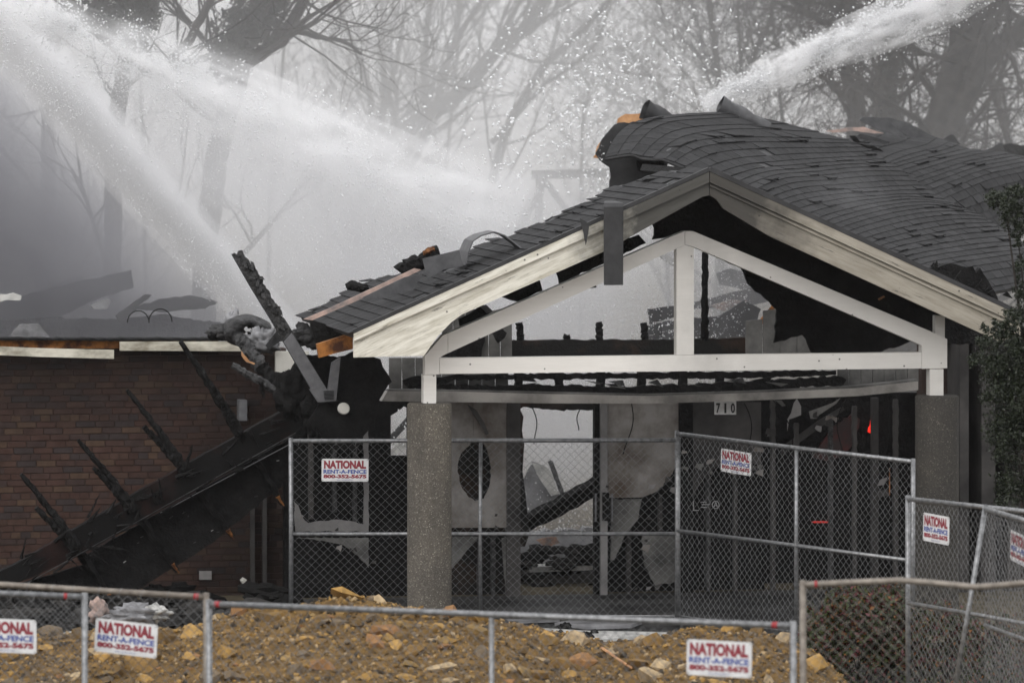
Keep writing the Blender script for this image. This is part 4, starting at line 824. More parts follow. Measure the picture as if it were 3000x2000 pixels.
# ------------------------------------------------------------------ flames
for pts, w, lb in (([(2545, 1265), (2547, 1252), (2551, 1248), (2553, 1232), (2556, 1222), (2557, 1245), (2555, 1262), (2550, 1268)], 4.7, 'bright red flame beside the post in the right bay'),
                   ([(2380, 1529), (2392, 1526), (2425, 1527), (2440, 1529), (2415, 1531), (2385, 1531)], 4.7, 'low red line of fire on the floor of the right bay')):
    mk('flame', MB().slab(jag(pts, .6, 6), w, .05), M['flame' if 'bright' in lb else 'flame_low'], label=lb, cat='flame')
mk('glowing_coals', MB().slab(jag([(2380, 1340), (2440, 1250), (2500, 1210), (2520, 1230), (2500, 1300), (2460, 1340), (2420, 1350)], 4, 10), 4.85, .04), M['coal'], label='faint red glow of coals in the dark right bay', cat='embers')
# ------------------------------------------------------------------ hire fence
def line_z(d, py): return H - (py - HY) * d / F
def fence(label, tops, zb=(0.08, 0.08), posts=(0, 1), mids=(0.5,), mat='galv', wire='wire', pr=.021, over=.03, sag=.012, tape=(), group='chain link hire fence panels', amp=1.0, bot=True, wr=.0026):
    """tops: points of the top rail; posts/mids are fractions along the rail / up the height"""
    tp = [P(*t) for t in tops]; L = sum((b - a).length for a, b in zip(tp, tp[1:]))
    def tops_at(s): return poly_at(tp, s)
    def pt(s, h):
        a = tops_at(s); zb_ = zb[0] + (zb[1] - zb[0]) * s; b = Vector((a.x, a.y, zb_))
        if s < .999 and s > .001: pass
        return b.lerp(a, h)
    t = thing('chain_link_fence', pt(.5, 0), label, 'fence', group)
    n = 26
    mk('top_rail', MB().tube([tops_at(i / n) for i in range(n + 1)] if len(tp) > 2 else [tp[0], tp[1]], pr, 10), M[mat], t, smooth=True)
    for m in mids: mk('mid_rail', MB().tube([pt(0, m), pt(.5, m) + Vector((0, 0, random.uniform(-.006, .006))), pt(1, m)], pr * .9, 8), M[mat], t, smooth=True)
    if bot: mk('bottom_wire', MB().tube([pt(i / 8, .012) + Vector((0, 0, random.uniform(-.012, .012))) for i in range(9)], .006, 5), M[mat], t)
    for s in posts:
        a = pt(s, 0); b = pt(s, 1); e = s in (0, 1); a.z = min(a.z, .02)
        mk('post', MB().tube([a, a.lerp(b, .5) + Vector((random.uniform(-.006, .006), 0, 0)), b + Vector((0, 0, over if e else -pr))], pr * (1.05 if e else .85), 10), M[mat], t, smooth=True)
    dirv = (tp[-1] - tp[0]).normalized(); nn = dirv.cross(Z).normalized()
    if nn.y > 0: nn = -nn
    a_ = .0405; ncol = int(L / a_); Hh = (pt(.5, 1) - pt(.5, 0)).length; nrow = int(Hh / a_)
    seed = random.random() * 50; V = []; Fc = []; r = wr
    S_, H_ = np.meshgrid(np.arange(ncol + 2), np.arange(nrow + 1), indexing='ij')
    grid = {}
    for i in range(ncol + 2):
        for j in range(nrow + 1):
            s = min(1, i * a_ / L); h = min(1, j * a_ / Hh) * .985 + .004
            q = pt(s, h); w = noise.noise(Vector((i * .09 + seed, j * .09, 0))); w2 = noise.noise(Vector((i * .07, j * .11 + seed, 9)))
            grid[i, j] = q + dirv * (w2 * sag * amp) + Z * (w * sag * amp) + nn * (w * .02 * amp + .004)
    for i in range(ncol):
        prev = None
        for j in range(nrow + 1):
            k = i + ((i + j) % 2); p = grid[k, j] + nn * (.003 if (j % 2) else -.003)
            o = len(V)
            for c_ in range(3):
                an = 2.094 * c_; V.append(p + dirv * (r * math.cos(an)) + nn * (r * math.sin(an)))
            if prev is not None:
                for c_ in range(3): Fc.append((prev + c_, prev + (c_ + 1) % 3, o + (c_ + 1) % 3, o + c_))
            prev = o
    me = fast_mesh('chain_link_mesh', np.array([tuple(v) for v in V]), np.array(Fc))
    mk('chain_link_mesh', me, M[wire], t)
    for s, w in tape:
        a, b = tops_at(s), tops_at(min(1, s + w)); mk('red_tape', MB().tube([a, b], pr * 1.06, 10), M['red_tape'], t, smooth=True)
    # tie wires round the top rail
    tm = MB()
    for i in range(int(L / .18)):
        s = (i + .5 + random.uniform(-.2, .2)) * .18 / L
        if s < 1:
            c_ = tops_at(s); tm.tube([c_ + nn * .024 - Z * .04, c_ + nn * .026 + Z * .004 + dirv * .012, c_ + Z * .025 + dirv * .016, c_ - nn * .024 + dirv * .02], .003, 4)
    if tm.v: mk('tie_wires', tm, M[wire], t, kind='stuff')
    return t, dirv, nn
def sign(label, px, py, d, X, nn, roll=0.0, w=.46, h=.235, group='hire fence signs', off=.022, cut=0):
    X = X.normalized() if X.x > 0 else -X.normalized(); c0 = P(px, py, d) + nn * off
    Y = Z.copy(); R = Matrix.Rotation(-roll, 3, X.cross(Y)); X = R @ X; Y = R @ Y
    t = thing('fence_sign', c0, label, 'sign', group)
    k = .014; pts = []
    for sx, sy, a0 in ((1, 1, 0), (-1, 1, 90), (-1, -1, 180), (1, -1, 270)):
        for q in (0, 45, 90):
            a = math.radians(a0 + q); pts.append((sx * (w / 2 - k) + k * math.cos(a), sy * (h / 2 - k) + k * math.sin(a)))
    bd_ = mk('sign_board', MB().prism([c0 + X * x + Y * y for x, y in pts], -nn * .004), M['sign_white'], t)
    f = lambda body, y, tw, th, mt, bold: lettering('lettering', body, c0 + Y * (y * h), X, Y, tw * w, th * h, mt, bd_, bold, .002)
    f('NATIONAL', .245, .90, .37, 'sign_red', .055)
    f('RENT-A-FENCE', -.065, .92, .18, 'sign_blue', .04)
    f('800-352-5675', -.275, .92, .175, 'sign_red', .06)
    f('www.rentnational.com', -.425, .34, .05, 'sign_blue', .0)
    for sx in (-1, 1):
        for sy in (-1, 1): mk('cable_tie', MB().tube([c0 + X * (sx * (w / 2 - .015)) + Y * (sy * (h / 2 - .015)) + nn * .004, c0 + X * (sx * (w / 2 + .005)) + Y * (sy * (h / 2 + .012)) - nn * .02], .003, 4), M['ink'], t)
    return t
f1 = fence('straight chain link panel standing behind the left stone column', [(852, 1291, 50), (1987, 1289, 50)], posts=(0, .49, 1), mids=(.475,), amp=.6)
f2 = fence('angled chain link panel under the house number, running toward the right column', [(1983, 1270, 50), (2675, 1352, 47.2)], posts=(0, .52, 1), mids=(.475,), amp=.8)
f3 = fence('chain link panel in front of the right stone column', [(2660, 1461, 43), (3100, 1508, 40.6)], posts=(0, 1), mids=(.5,), amp=.7)
f4 = fence('tilted chain link panel at the far right edge with leaning post', [(2886, 1490, 40.4), (3130, 1562, 38.5)], zb=(.05, .05), posts=(1,), mids=(.52,), amp=.8)
mk('post', MB().tube([P(2798, 2010, 40.2), P(2842, 1760, 40.3), P(2888, 1478, 40.4)], .021, 10), M['galv'], f4[0], smooth=True)
f5 = fence('near left chain link panel with tall galvanised rail and red taped end', [(-380, 1688, 36.5), (604, 1748, 35.9)], posts=(1,), tape=((.965, .014),), mat='galv_brown', amp=1.0, wr=.0034)
f6 = fence('lower chain link panel at the bottom left corner overlapping its taller neighbour', [(-1150, 1690, 35.3), (248, 1748, 35.6)], posts=(0, 1), tape=((.956, .007),), amp=1.2, wr=.0034)
f7 = fence('long near chain link panel in front of the dirt mound', [(612, 1768, 35.2), (2324, 1832, 33.0)], posts=(0, .50, 1), tape=((.012, .009), (.967, .009)), amp=1.0, wr=.0034)
f8 = fence('near right chain link panel with buckled brown top rail', [(2352, 1712, 33.6), (2500, 1705, 33.6), (2640, 1699, 33.5), (2740, 1707, 33.5), (2860, 1719, 33.4), (2950, 1712, 33.3), (3080, 1700, 33.2)], posts=(0, 1), mat='galv_brown', wire='wire_brown', tape=((.045, .012),), amp=1.3, wr=.0032)
sign('white hire sign at the bottom left corner, cut by the picture edge', 10, 1860, 35.5, f6[1], f6[2], .0)
sign('slightly tilted white hire sign on the near left panel beside the taped post', 372, 1867, 35.85, f5[1], f5[2], .055)
sign('largest white hire sign, near, low in front of the dirt mound', 2111, 1927, 33.2, f7[1], f7[2], .012, w=.475, h=.232)
sign('white hire sign hung left of the left stone column on the far panel', 1011, 1376, 49.9, f1[1], f1[2], .006, h=.222)
sign('slanted white hire sign on the angled panel below the house number', 2161, 1353, 49.3, f2[1], f2[2], .03, h=.222)
sign('white hire sign on the panel in front of the right stone column', 2749, 1548, 42.4, f3[1], f3[2], .035)
sign('white hire sign at the far right edge on the tilted panel', 2996, 1608, 39.6, f4[1], f4[2], .06)
# ------------------------------------------------------------------ dirt mound and stones
ridge = [(-400, 1890), (-200, 1886), (0, 1882), (200, 1866), (300, 1858), (450, 1852), (560, 1838), (620, 1815), (700, 1798), (780, 1790), (880, 1778), (930, 1760), (1000, 1754), (1090, 1760), (1180, 1775), (1300, 1788), (1400, 1800), (1480, 1824), (1600, 1876), (1700, 1896), (1800, 1902), (1900, 1888), (2000, 1866), (2080, 1858), (2140, 1853), (2230, 1858), (2330, 1884), (2400, 1930), (2480, 2005), (2560, 2090)]
DR = 43.0
rx = np.array([(p[0] - 1500) * DR / F for p in ridge]); rz = np.array([max(0, H - (p[1] - HY) * DR / F) for p in ridge])
def mound_z(x, y):
    e = .14 * noise.noise(Vector((x * .5, 3.3, 0))) * 2
    z = float(np.interp(x + (DR - y) * -.03 * (x / 4), rx, rz, left=rz[0], right=0))
    g_ = float(np.interp(y, [36.6, 38.5, 40.5, 42, DR, 44, 45.5, 47], [0, .42, .74, .92, 1, .85, .35, 0]))
    n1 = noise.fractal(Vector((x * 1.1, y * 1.1, 0)), .9, 2.1, 5)
    n1 += .34 * noise.noise(Vector((x * 5.5, y * 5.5, 4))) + .2 * noise.noise(Vector((x * 12, y * 12, 8)))
    return max(-.04, z * g_ + .10 * n1 * min(1, z * 3) * g_ - (.05 if z < .02 else 0))
NX, NY = 260, 190; X0, X1, Y0, Y1 = -6.5, 4.2, 36.4, 47.2
mv = np.zeros(((NX + 1) * (NY + 1), 3)); k = 0
for i in range(NX + 1):
    for j in range(NY + 1):
        x = X0 + (X1 - X0) * i / NX; y = Y0 + (Y1 - Y0) * j / NY; mv[k] = (x, y, mound_z(x, y)); k += 1
ii, jj = np.meshgrid(np.arange(NX), np.arange(NY), indexing='ij'); a = (ii * (NY + 1) + jj).ravel()
mound = mk('dirt_mound', fast_mesh('dirt_mound', mv, np.stack([a, a + NY + 1, a + NY + 2, a + 1], 1)), M['dirt'], smooth=True, kind='structure')
def stone_mesh(i, n=16):
    rr = random.Random(100 + i); bm = bmesh.new()
    for _ in range(n):
        v = Vector((rr.gauss(0, 1), rr.gauss(0, 1), rr.gauss(0, 1))).normalized(); v = Vector((max(-.75, min(.75, v.x)), max(-.8, min(.8, v.y)), max(-.7, min(.7, v.z))))
        bm.verts.new(v * rr.uniform(.85, 1.1))
    r_ = bmesh.ops.convex_hull(bm, input=bm.verts); bmesh.ops.delete(bm, geom=[g_ for g_ in r_['geom_interior'] if isinstance(g_, bmesh.types.BMVert)], context='VERTS')
    bmesh.ops.triangulate(bm, faces=bm.faces); me = bpy.data.meshes.new('stone'); bm.to_mesh(me); bm.free(); me.materials.append(M['stone']); return me
SM = [stone_mesh(i) for i in range(14)]
def on_mound(px, py):
    lo, hi = 38.0, 46.5; prev = None
    for i in range(160):
        d = lo + (hi - lo) * i / 159; p = P(px, py, d)
        if p.z < mound_z(p.x, p.y): return p
    return None
cnt = 0; tries = 0
key = [(1020, 1752, .30, .17, .06), (1190, 1770, .10, .1, .06), (1110, 1762, .09, .08, .05), (920, 1760, .1, .1, .08), (960, 1752, .12, .1, .08), (780, 1812, .16, .12, .08), (420, 1960, .26, .2, .13), (560, 1862, .13, .1, .08), (1390, 1815, .15, .12, .07), (1400, 1850, .12, .1, .06), (1650, 1950, .14, .1, .08), (1270, 1850, .12, .09, .06), (230, 1868, .11, .09, .07), (2150, 1848, .1, .08, .06), (1290, 1960, .2, .12, .05), (1535, 1975, .12, .09, .06), (1205, 1950, .08, .1, .04)]
while cnt < 300 and tries < 6000:
    tries += 1
    if cnt < len(key): px, py, sx, sy, sz = key[cnt]
    else:
        px = random.uniform(-20, 2450); py = random.uniform(1745, 2010); s = .03 + .10 * random.random() ** 2.4; sx, sy, sz = s * random.uniform(.8, 1.6), s * random.uniform(.7, 1.2), s * random.uniform(.4, .9)
    p = on_mound(px, py)
    if p is None:
        if cnt < len(key): key.pop(cnt)
        continue
    if p.z < .02: continue
    inst('stone', random.choice(SM), p + Vector((0, 0, sz * .15)), (random.uniform(-.5, .5), random.uniform(-.5, .5), random.uniform(0, 6.28)), (sx, sy, sz), mound); cnt += 1
def scatter(name, pts, sizes, templates, mat, parent=None, flat=.7, **kw):
    """one joined mesh of many small turned copies"""
    V, Fa = [], []; o = 0; idx = RNG.integers(0, len(templates), len(pts))
    for ti, (tv, tf) in enumerate(templates):
        m_ = np.where(idx == ti)[0]; c = len(m_)
        if not c: continue
        q = RNG.normal(size=(c, 4)); q /= np.linalg.norm(q, axis=1)[:, None]; w, x, y, z = q.T
        R = np.stack([1 - 2 * (y * y + z * z), 2 * (x * y - z * w), 2 * (x * z + y * w), 2 * (x * y + z * w), 1 - 2 * (x * x + z * z), 2 * (y * z - x * w), 2 * (x * z - y * w), 2 * (y * z + x * w), 1 - 2 * (x * x + y * y)], 1).reshape(c, 3, 3)
        sc = np.asarray(sizes)[m_]; sc = sc if sc.ndim == 2 else np.stack([sc, sc * .8, sc * flat], 1)
        v = np.einsum('cij,cnj->cni', R, tv[None] * sc[:, None, :]) + np.asarray(pts)[m_][:, None, :]
        f = tf[None] + (np.arange(c) * len(tv))[:, None, None] + o; o += c * len(tv); V.append(v.reshape(-1, 3)); Fa.append(f.reshape(-1, tf.shape[1]))
    return mk(name, fast_mesh(name, np.concatenate(V), np.concatenate(Fa)), M[mat] if mat else None, parent, **kw)
def tri_of(me): return np.array([v.co[:] for v in me.vertices]), np.array([p.vertices[:] for p in me.polygons])
ST = [tri_of(stone_mesh(40 + i, 9)) for i in range(6)]
gp = []
while len(gp) < 21000:
    x, y = random.uniform(-5.2, 3.4), random.uniform(38.6, 45.2); z = mound_z(x, y)
    if z > .03: gp.append((x, y, z))
gs_ = .008 + .042 * np.random.default_rng(3).random(len(gp)) ** 2.5
scatter('gravel', gp, gs_, ST, 'gravel', mound, kind='stuff')
def G(px, py, z=.045): return P(px, py, (H - z) * F / (py - HY))
mk('wood_stick', MB().charbeam(P(1762, 1896, 42.6), P(1850, 1955, 41.8), .012, .01, 5, 8, .15), M['plywood'], label='thin yellow stick lying on the dirt mound right of centre', cat='stick')
mk('white_board', MB().prism([G(1540, 1842), G(1590, 1838), G(1720, 1846), G(1960, 1850), G(1960, 1854), G(1800, 1868), G(1690, 1880), G(1600, 1868)], Vector((0, 0, -.03))), M['white_debris'], label='white fallen board on the paving behind the dirt mound', cat='board')
mk('grey_board', MB().prism([G(1480, 1812), G(1640, 1806), G(1640, 1812), G(1490, 1818)], Vector((0, 0, -.03))), M['sheet_grey'], label='grey wet board lying under the far fence by the doorway', cat='board')
mk('crumpled_sheet', MB().prism([G(1625, 1823), G(1690, 1811), G(1880, 1818), G(1850, 1830), G(1720, 1834)], Vector((0, 0, -.03))), M['sheet_grey'], label='crumpled grey sheet on the wet paving at the fence foot', cat='sheet')
mk('black_board', MB().prism([G(1538, 1840, .1), G(1595, 1856, .1), G(1590, 1867, .1), G(1540, 1850, .1)], Vector((0, 0, -.04))), M['char'], label='short black board on the left end of the white board', cat='board')
for i, (x, y, r) in enumerate(((1720, 1858, .05), (1655, 1856, .022), (1688, 1853, .02), (1640, 1847, .03), (1740, 1845, .03), (1600, 1850, .02), (1655, 1830, .05))):
    mk('char_lump', MB().blob(G(x, y + 4, .06), r * 1.4, r, r * .8, .5, 1.8, 14, 9, 80 + i), M['char'], group='charred lumps on the white board', cat='debris', label=('largest', 'second from left', 'centre', 'upper left', 'far right', 'leftmost', 'topmost')[i] + ' black charred lump lying on the white fallen board')
for i, (x, y, d, sx, sy, sz, mm, lb) in enumerate(((292, 1792, 47.5, .085, .08, .11, 'pink_wood', 'pinkish crumpled insulation wad behind the near left panel'), (400, 1800, 47, .26, .2, .09, 'sheet_grey', 'grey crumpled membrane above the tilted sign'), (455, 1795, 47, .12, .1, .07, 'white_debris', 'whitish torn lump beside the crumpled membrane'), (225, 1868, 44.2, .11, .09, .06, 'white_debris', 'smooth pale stone lump at the near left post'))):
    mk('debris_lump', MB().blob(P(x, y, d), sx, sy, sz, .7, 2.2, 26, 16, 90 + i), M[mm], smooth=True, label=lb, cat='debris')
db = MB()
for i in range(260):
    x = random.uniform(-40, 840); d = random.uniform(47, 51.5); y = HY + (H - random.uniform(0, .25)) * F / d; s = random.uniform(.03, .16)
    db.blob(P(x, y, d), s * 1.6, s, s * .6, .6, 1.7, 9, 6, i)
mk('burnt_rubble', db, M['rubble_grey'], kind='stuff', label='dark rubble at the foot of the brick wall', cat='rubble')
bed = MB(); bed.add([(2.2, 41.5, .008), (7.5, 41.5, .008), (7.5, 48.5, .008), (2.4, 48.5, .008)], [(0, 1, 2, 3)])
mk('planting_bed', bed, M['rubble_grey'], kind='structure')
# ------------------------------------------------------------------ foliage
LEAF = [(np.array([[-.5, 0, 0], [0, -.28, .06], [.5, 0, 0], [0, .28, .06]]), np.array([[0, 1, 2, 3]])), (np.array([[-.5, 0, 0], [-.1, -.3, .1], [.5, 0, -.05], [-.1, .3, .1]]), np.array([[0, 1, 2, 3]]))]
def leaf_cloud(clumps, n, size, hollow=.35):
    """clumps: centre, radii; leaves sit in sub-clumps so the outline is uneven"""
    out = []; vol_ = [c[1].x * c[1].y * c[1].z for c in clumps]; tot = sum(v ** .8 for v in vol_)
    for (c, r), v in zip(clumps, vol_):
        m_ = int(n * v ** .8 / tot); ks = []
        for _ in range(max(6, m_ // 45)):
            q = Vector((random.gauss(0, 1), random.gauss(0, 1), random.gauss(0, 1))).normalized() * random.uniform(hollow, 1.08)
            ks.append(c + Vector((q.x * r.x, q.y * r.y, q.z * r.z)))
        for _ in range(m_):
            k_ = random.choice(ks); s = min(r.x, r.z) * .2
            out.append((k_.x + random.gauss(0, s), k_.y + random.gauss(0, s), k_.z + random.gauss(0, s)))
    sz = size * (.6 + .8 * np.random.default_rng(len(out)).random(len(out)))
    return np.array(out), np.stack([sz, sz * .9, sz], 1)
def px_clump(x, y, rx_, ry_, d, dy=.35): s = d / F; return (P(x, y, d), Vector((rx_ * s, dy, ry_ * s)))
bush = thing('evergreen_bush', P(2975, 1990, 45.5), 'tall dark green evergreen shrub at the right edge in front of the roof', 'bush')
cl = [px_clump(*q, 45.5) for q in ((2925, 580, 44, 30), (2970, 565, 45, 28), (2960, 625, 40, 45), (2992, 650, 26, 50), (2985, 700, 16, 30), (2990, 790, 18, 40), (2992, 860, 22, 40), (2975, 930, 36, 34), (2930, 965, 50, 26), (2890, 1000, 40, 26), (2960, 1010, 66, 46), (2900, 1060, 48, 40), (2975, 1090, 60, 80), (2920, 1140, 48, 60), (2985, 1190, 60, 110), (2930, 1260, 45, 80), (2985, 1340, 50, 110), (2960, 1440, 42, 60), (3060, 600, 60, 70), (3060, 1000, 60, 250), (3060, 1300, 60, 250))]
lp_, ls_ = leaf_cloud(cl, 36000, .028); scatter('foliage', lp_, ls_, LEAF, 'leaf_dark', bush, kind='stuff')
st = MB()
for x1, y1 in ((2945, 600), (2985, 720), (2985, 880), (2935, 960), (2895, 1005), (2960, 1060), (2935, 1260), (3000, 560)):
    a_, b_2 = P(3010, 1900, 45.5), P(x1, y1, 45.5); st.tube([a_, a_.lerp(b_2, .5) + Vector((.15, 0, .1)), b_2], [.03, .018, .006], 5)
mk('stems', st, M['bark'], bush)
sh = thing('garden_shrub', P(2540, 1950, 45.0), 'low garden shrub with red, green and orange leaves behind the buckled fence rail', 'shrub')
cl = [px_clump(*q, 45.2, .4) for q in ((2430, 1790, 60, 50), (2480, 1760, 60, 40), (2560, 1790, 80, 60), (2620, 1760, 60, 50), (2660, 1850, 70, 60), (2500, 1850, 90, 50), (2590, 1890, 90, 40), (2720, 1830, 60, 60), (2790, 1820, 60, 50), (2850, 1850, 60, 50), (2940, 1860, 70, 60), (2400, 1860, 50, 50), (2460, 1910, 60, 40), (2560, 1930, 90, 40), (2680, 1920, 80, 40), (2800, 1900, 80, 50), (2420, 1950, 50, 30))]
lp_, ls_ = leaf_cloud(cl, 15000, .045, .1); scatter('foliage', lp_, ls_, LEAF, 'leaf_mix', sh, kind='stuff')
st = MB()
for i in range(26):
    a_ = P(random.uniform(2480, 2800), 1990, 45.3); st.tube([a_, a_ + Vector((random.uniform(-.3, .3), random.uniform(-.2, .2), random.uniform(.3, .75)))], [.01, .004], 4)
mk('stems', st, M['bark'], sh)
lc = np.column_stack([np.random.default_rng(5).uniform(2.3, 6.5, 9000), np.random.default_rng(6).uniform(43.5, 48.2, 9000), np.random.default_rng(8).random(9000) ** 2 * .16])
scatter('ground_cover', lc, np.full(9000, .045), LEAF, 'leaf_mix', kind='stuff')
# ------------------------------------------------------------------ bare winter trees
class Tree:
    def __init__(s, seed): s.r = random.Random(seed); s.t = MB(); s.c = MB(); s.n = 0
    def grow(s, p, d, L, r, lv, up=.12, curl_=.35, kids=(7, 5, 4), droop=0.0):
        rr = s.r; k = (5, 4, 3, 3)[lv] if lv < 4 else 3; pts = [p]; dirs = []
        d = d.normalized()
        for i in range(k):
            d = (d + Vector((rr.gauss(0, curl_), rr.gauss(0, curl_), rr.gauss(0, curl_))) * .55 + Vector((0, 0, up - droop * lv))).normalized()
            pts.append(pts[-1] + d * (L / k)); dirs.append(d)
        mb = s.t if lv == 0 else s.c; rad = [max(.004, r * (1 - .8 * i / k)) for i in range(k + 1)]
        mb.tube(pts, rad, (6, 4, 3, 3)[min(lv, 3)], caps=False); s.n += 1
        if lv - 1 < len(kids) - 1 and lv < 3:
            for _ in range(kids[min(lv, len(kids) - 1)]):
                i = rr.randrange(1 if k > 2 else 0, k); q = pts[i].lerp(pts[i + 1], rr.random()); side = Vector((rr.gauss(0, 1), rr.gauss(0, .8), rr.gauss(0.1, .8))).normalized()
                s.grow(q, dirs[i] * .75 + side * .8, L * rr.uniform(.38, .68), rad[i] * .55, lv + 1, up, curl_, kids, droop)
    dense = 1.0
    def limb(s, pts, d, r0, r1, nb=9, L=2.6, kids=(7, 5, 4), up=.12, droop=0.0, y0=-400, y1=430):
        w = [P(x, y, d + (o[0] if o else 0)) for x, y, *o in pts]; m = 14
        ps = [poly_at(w, i / m) for i in range(m + 1)]
        ps = [ps[0]] + [(ps[i - 1] + ps[i] * 2 + ps[i + 1]) / 4 + Vector((s.r.gauss(0, r0 * .15), 0, s.r.gauss(0, r0 * .15))) for i in range(1, m)] + [ps[-1]]
        s.t.tube(ps, [r0 + (r1 - r0) * i / m for i in range(m + 1)], 8, .08, caps=False)
        for _ in range(int(nb * s.dense)):
            i = s.r.randrange(2, m); q = ps[i]; ax = (ps[i + 1] - ps[i]).normalized(); side = Vector((s.r.gauss(0, 1), s.r.gauss(0, .7), s.r.gauss(.25, .6))).normalized()
            rr_ = (r0 + (r1 - r0) * i / m)
            s.grow(q, ax * .6 + side * .9, L * s.r.uniform(.6, 1.2), max(.012, rr_ * .38), 1, up, .35, kids, droop)
    def done(s, name, base, label, group=None, ivy=None):
        t = thing(name, base, label, 'tree', group); mk('trunk', s.t, M['bark'], t, smooth=True); mk('crown', s.c, M['bark'], t)
        if ivy is not None: lp_, ls_ = leaf_cloud(ivy[0], ivy[1], ivy[2], .1); scatter('ivy', lp_, ls_, LEAF, 'leaf_ivy', t, kind='stuff')
        return t
def gb(x, d): return Vector(((x - 1500) * d / F, d, 0))
def col_clumps(pts, d, rw): return [px_clump(x, y, rw[i] if hasattr(rw, '__len__') else rw, 60, d, .55) for i, (x, y) in enumerate(pts)]
t = Tree(1); d = 66; t.limb([(330, 1245), (330, 500), (365, 150), (405, 20), (450, -260)], d, .13, .10, 8, 2.2)
t.limb([(365, 150), (250, 60), (190, 0), (160, -120)], d, .12, .05, 7, 2); t.limb([(200, 90), (260, 40), (320, -60)], d, .06, .03, 5, 1.6)
t.limb([(500, 190), (560, 110), (620, 0), (640, -90)], d, .07, .04, 8, 1.8)
t.done('ivy_tree', gb(330, d), 'ivy covered tree at the top left, its dark mass left of the other', None, (col_clumps([(300, 20), (345, 60), (385, 30), (420, 60), (440, 0), (350, -20), (400, -60), (460, -40), (380, 100)], d, 56), 7000, .07))
t = Tree(2); d = 66.3; t.limb([(560, 1275), (620, 600), (665, 300), (720, 120), (800, -80), (850, -300)], d, .17, .13, 7, 2.2)
t.limb([(640, 235), (720, 185), (800, 135), (860, 60), (900, -20), (930, -130)], d, .11, .055, 11, 2.4); t.limb([(500, 200), (560, 180), (650, 160)], d, .05, .05, 4, 1.4)
t.limb([(850, 80), (930, 110), (1010, 120), (1060, 160)], d, .045, .02, 8, 1.8)
t.done('ivy_tree', gb(560, d), 'leaning ivy covered tree at the top left with a long bare limb to its right', None, (col_clumps([(665, 190), (690, 150), (705, 100), (735, 60), (760, 30), (800, 10), (780, -40), (830, -40), (740, 110), (690, 60), (820, -100), (650, 140)], d, 60), 9500, .07))
t = Tree(3); d = 82; t.limb([(120, 1215), (140, 400), (165, 60), (200, -60), (220, -200)], d, .16, .08, 9, 2.4)
t.done('bare_tree', gb(120, d), 'slim bare tree behind the spray in the top left corner')
t = Tree(4); d = 92; t.limb([(1010, 1100), (1060, 500), (1160, 410), (1290, 315), (1420, 190), (1560, 60), (1650, -90)], d, .26, .09, 20, 3.4, up=.22, kids=(9, 6, 4))
for a_ in ([(1250, 340), (1238, 180), (1262, 20), (1280, -120)], [(1275, 320), (1320, 150), (1400, 20), (1450, -120)], [(1380, 230), (1460, 120), (1560, -60)], [(1180, 395), (1130, 250), (1110, 120)]): t.limb(a_, d, .075, .03, 12, 2.6, up=.2, kids=(8, 6, 4))
t.done('bare_tree', gb(1010, d), 'large bare tree leaning right across the middle of the sky behind the spray')
t = Tree(5); d = 95; t.limb([(1380, 1060), (1420, 600), (1500, 330), (1620, 160), (1760, 40), (1850, -80)], d, .13, .05, 14, 3.0, up=.15)
t.limb([(1440, 420), (1580, 260), (1740, 150), (1790, 20)], d, .06, .02, 10, 2.4, up=.15); t.done('bare_tree', gb(1380, d), 'bare tree with long parallel limbs just left of the bright sky gap')
t = Tree(6); d = 100; t.limb([(1080, 1000), (1085, 500), (1090, 250), (1010, 80), (960, -80)], d, .1, .04, 12, 3.0)
t.limb([(1090, 400), (1160, 200), (1190, 0)], d, .06, .03, 9, 2.4); t.done('bare_tree', gb(1080, d), 'faint bare tree with wiry stems left of the large leaning tree')
Tree.dense = 1.9; t = Tree(7); d = 90; t.limb([(2105, 1120), (2110, 500), (2115, 250), (2080, 60), (2060, -150)], d, .10, .05, 15, 2.8, kids=(10, 7, 5)); t.limb([(2110, 330), (2190, 200), (2260, 60), (2280, -80)], d, .07, .03, 12, 2.4, kids=(10, 7, 5))
t.done('bare_tree', gb(2105, d), 'tangled bare tree right of the bright sky gap')
t = Tree(8); d = 86; t.limb([(2505, 1155), (2505, 420), (2508, 260), (2480, 60), (2450, -150)], d, .22, .14, 14, 2.4, kids=(11, 7, 5)); t.limb([(2490, 100), (2380, 50), (2280, 10), (2200, -60)], d, .07, .03, 12, 2.2, kids=(11, 7, 5), droop=.06)
t.done('bare_tree', gb(2505, d), 'straight trunked bare tree crossed by the right hand water jet', None, (col_clumps([(2470, 20), (2450, -20), (2490, 50), (2505, 160), (2505, 230)], d, 24), 2600, .1))
t = Tree(9); d = 84; t.limb([(2600, 1170), (2600, 430), (2600, 280), (2630, 150), (2650, 0), (2660, -150)], d, .24, .12, 14, 2.2, kids=(11, 7, 5), droop=.08)
t.done('bare_tree', gb(2600, d), 'shaggy vine hung tree between the jet and the great twin trunk', None, (col_clumps([(2600, 200), (2600, 260), (2590, 320), (2610, 150), (2620, 100)], d, 36), 2600, .1))
t = Tree(10); d = 76; t.limb([(2680, 1280), (2725, 430), (2775, 270), (2830, 100), (2870, -20), (2900, -200)], d, .2, .19, 14, 2.2, kids=(11, 8, 5), droop=.12); t.limb([(2745, 1280), (2765, 430), (2805, 290), (2860, 200), (2930, 150), (2990, 90), (3060, -20)], d, .24, .14, 14, 2.2, kids=(11, 8, 5), droop=.14)
t.limb([(2840, 240), (2880, 100), (2940, 0), (2960, -120)], d, .15, .1, 10, 2, kids=(11, 7, 5), droop=.1)
t.done('bare_tree', gb(2700, d), 'great twin trunked tree with drooping twigs at the top right')
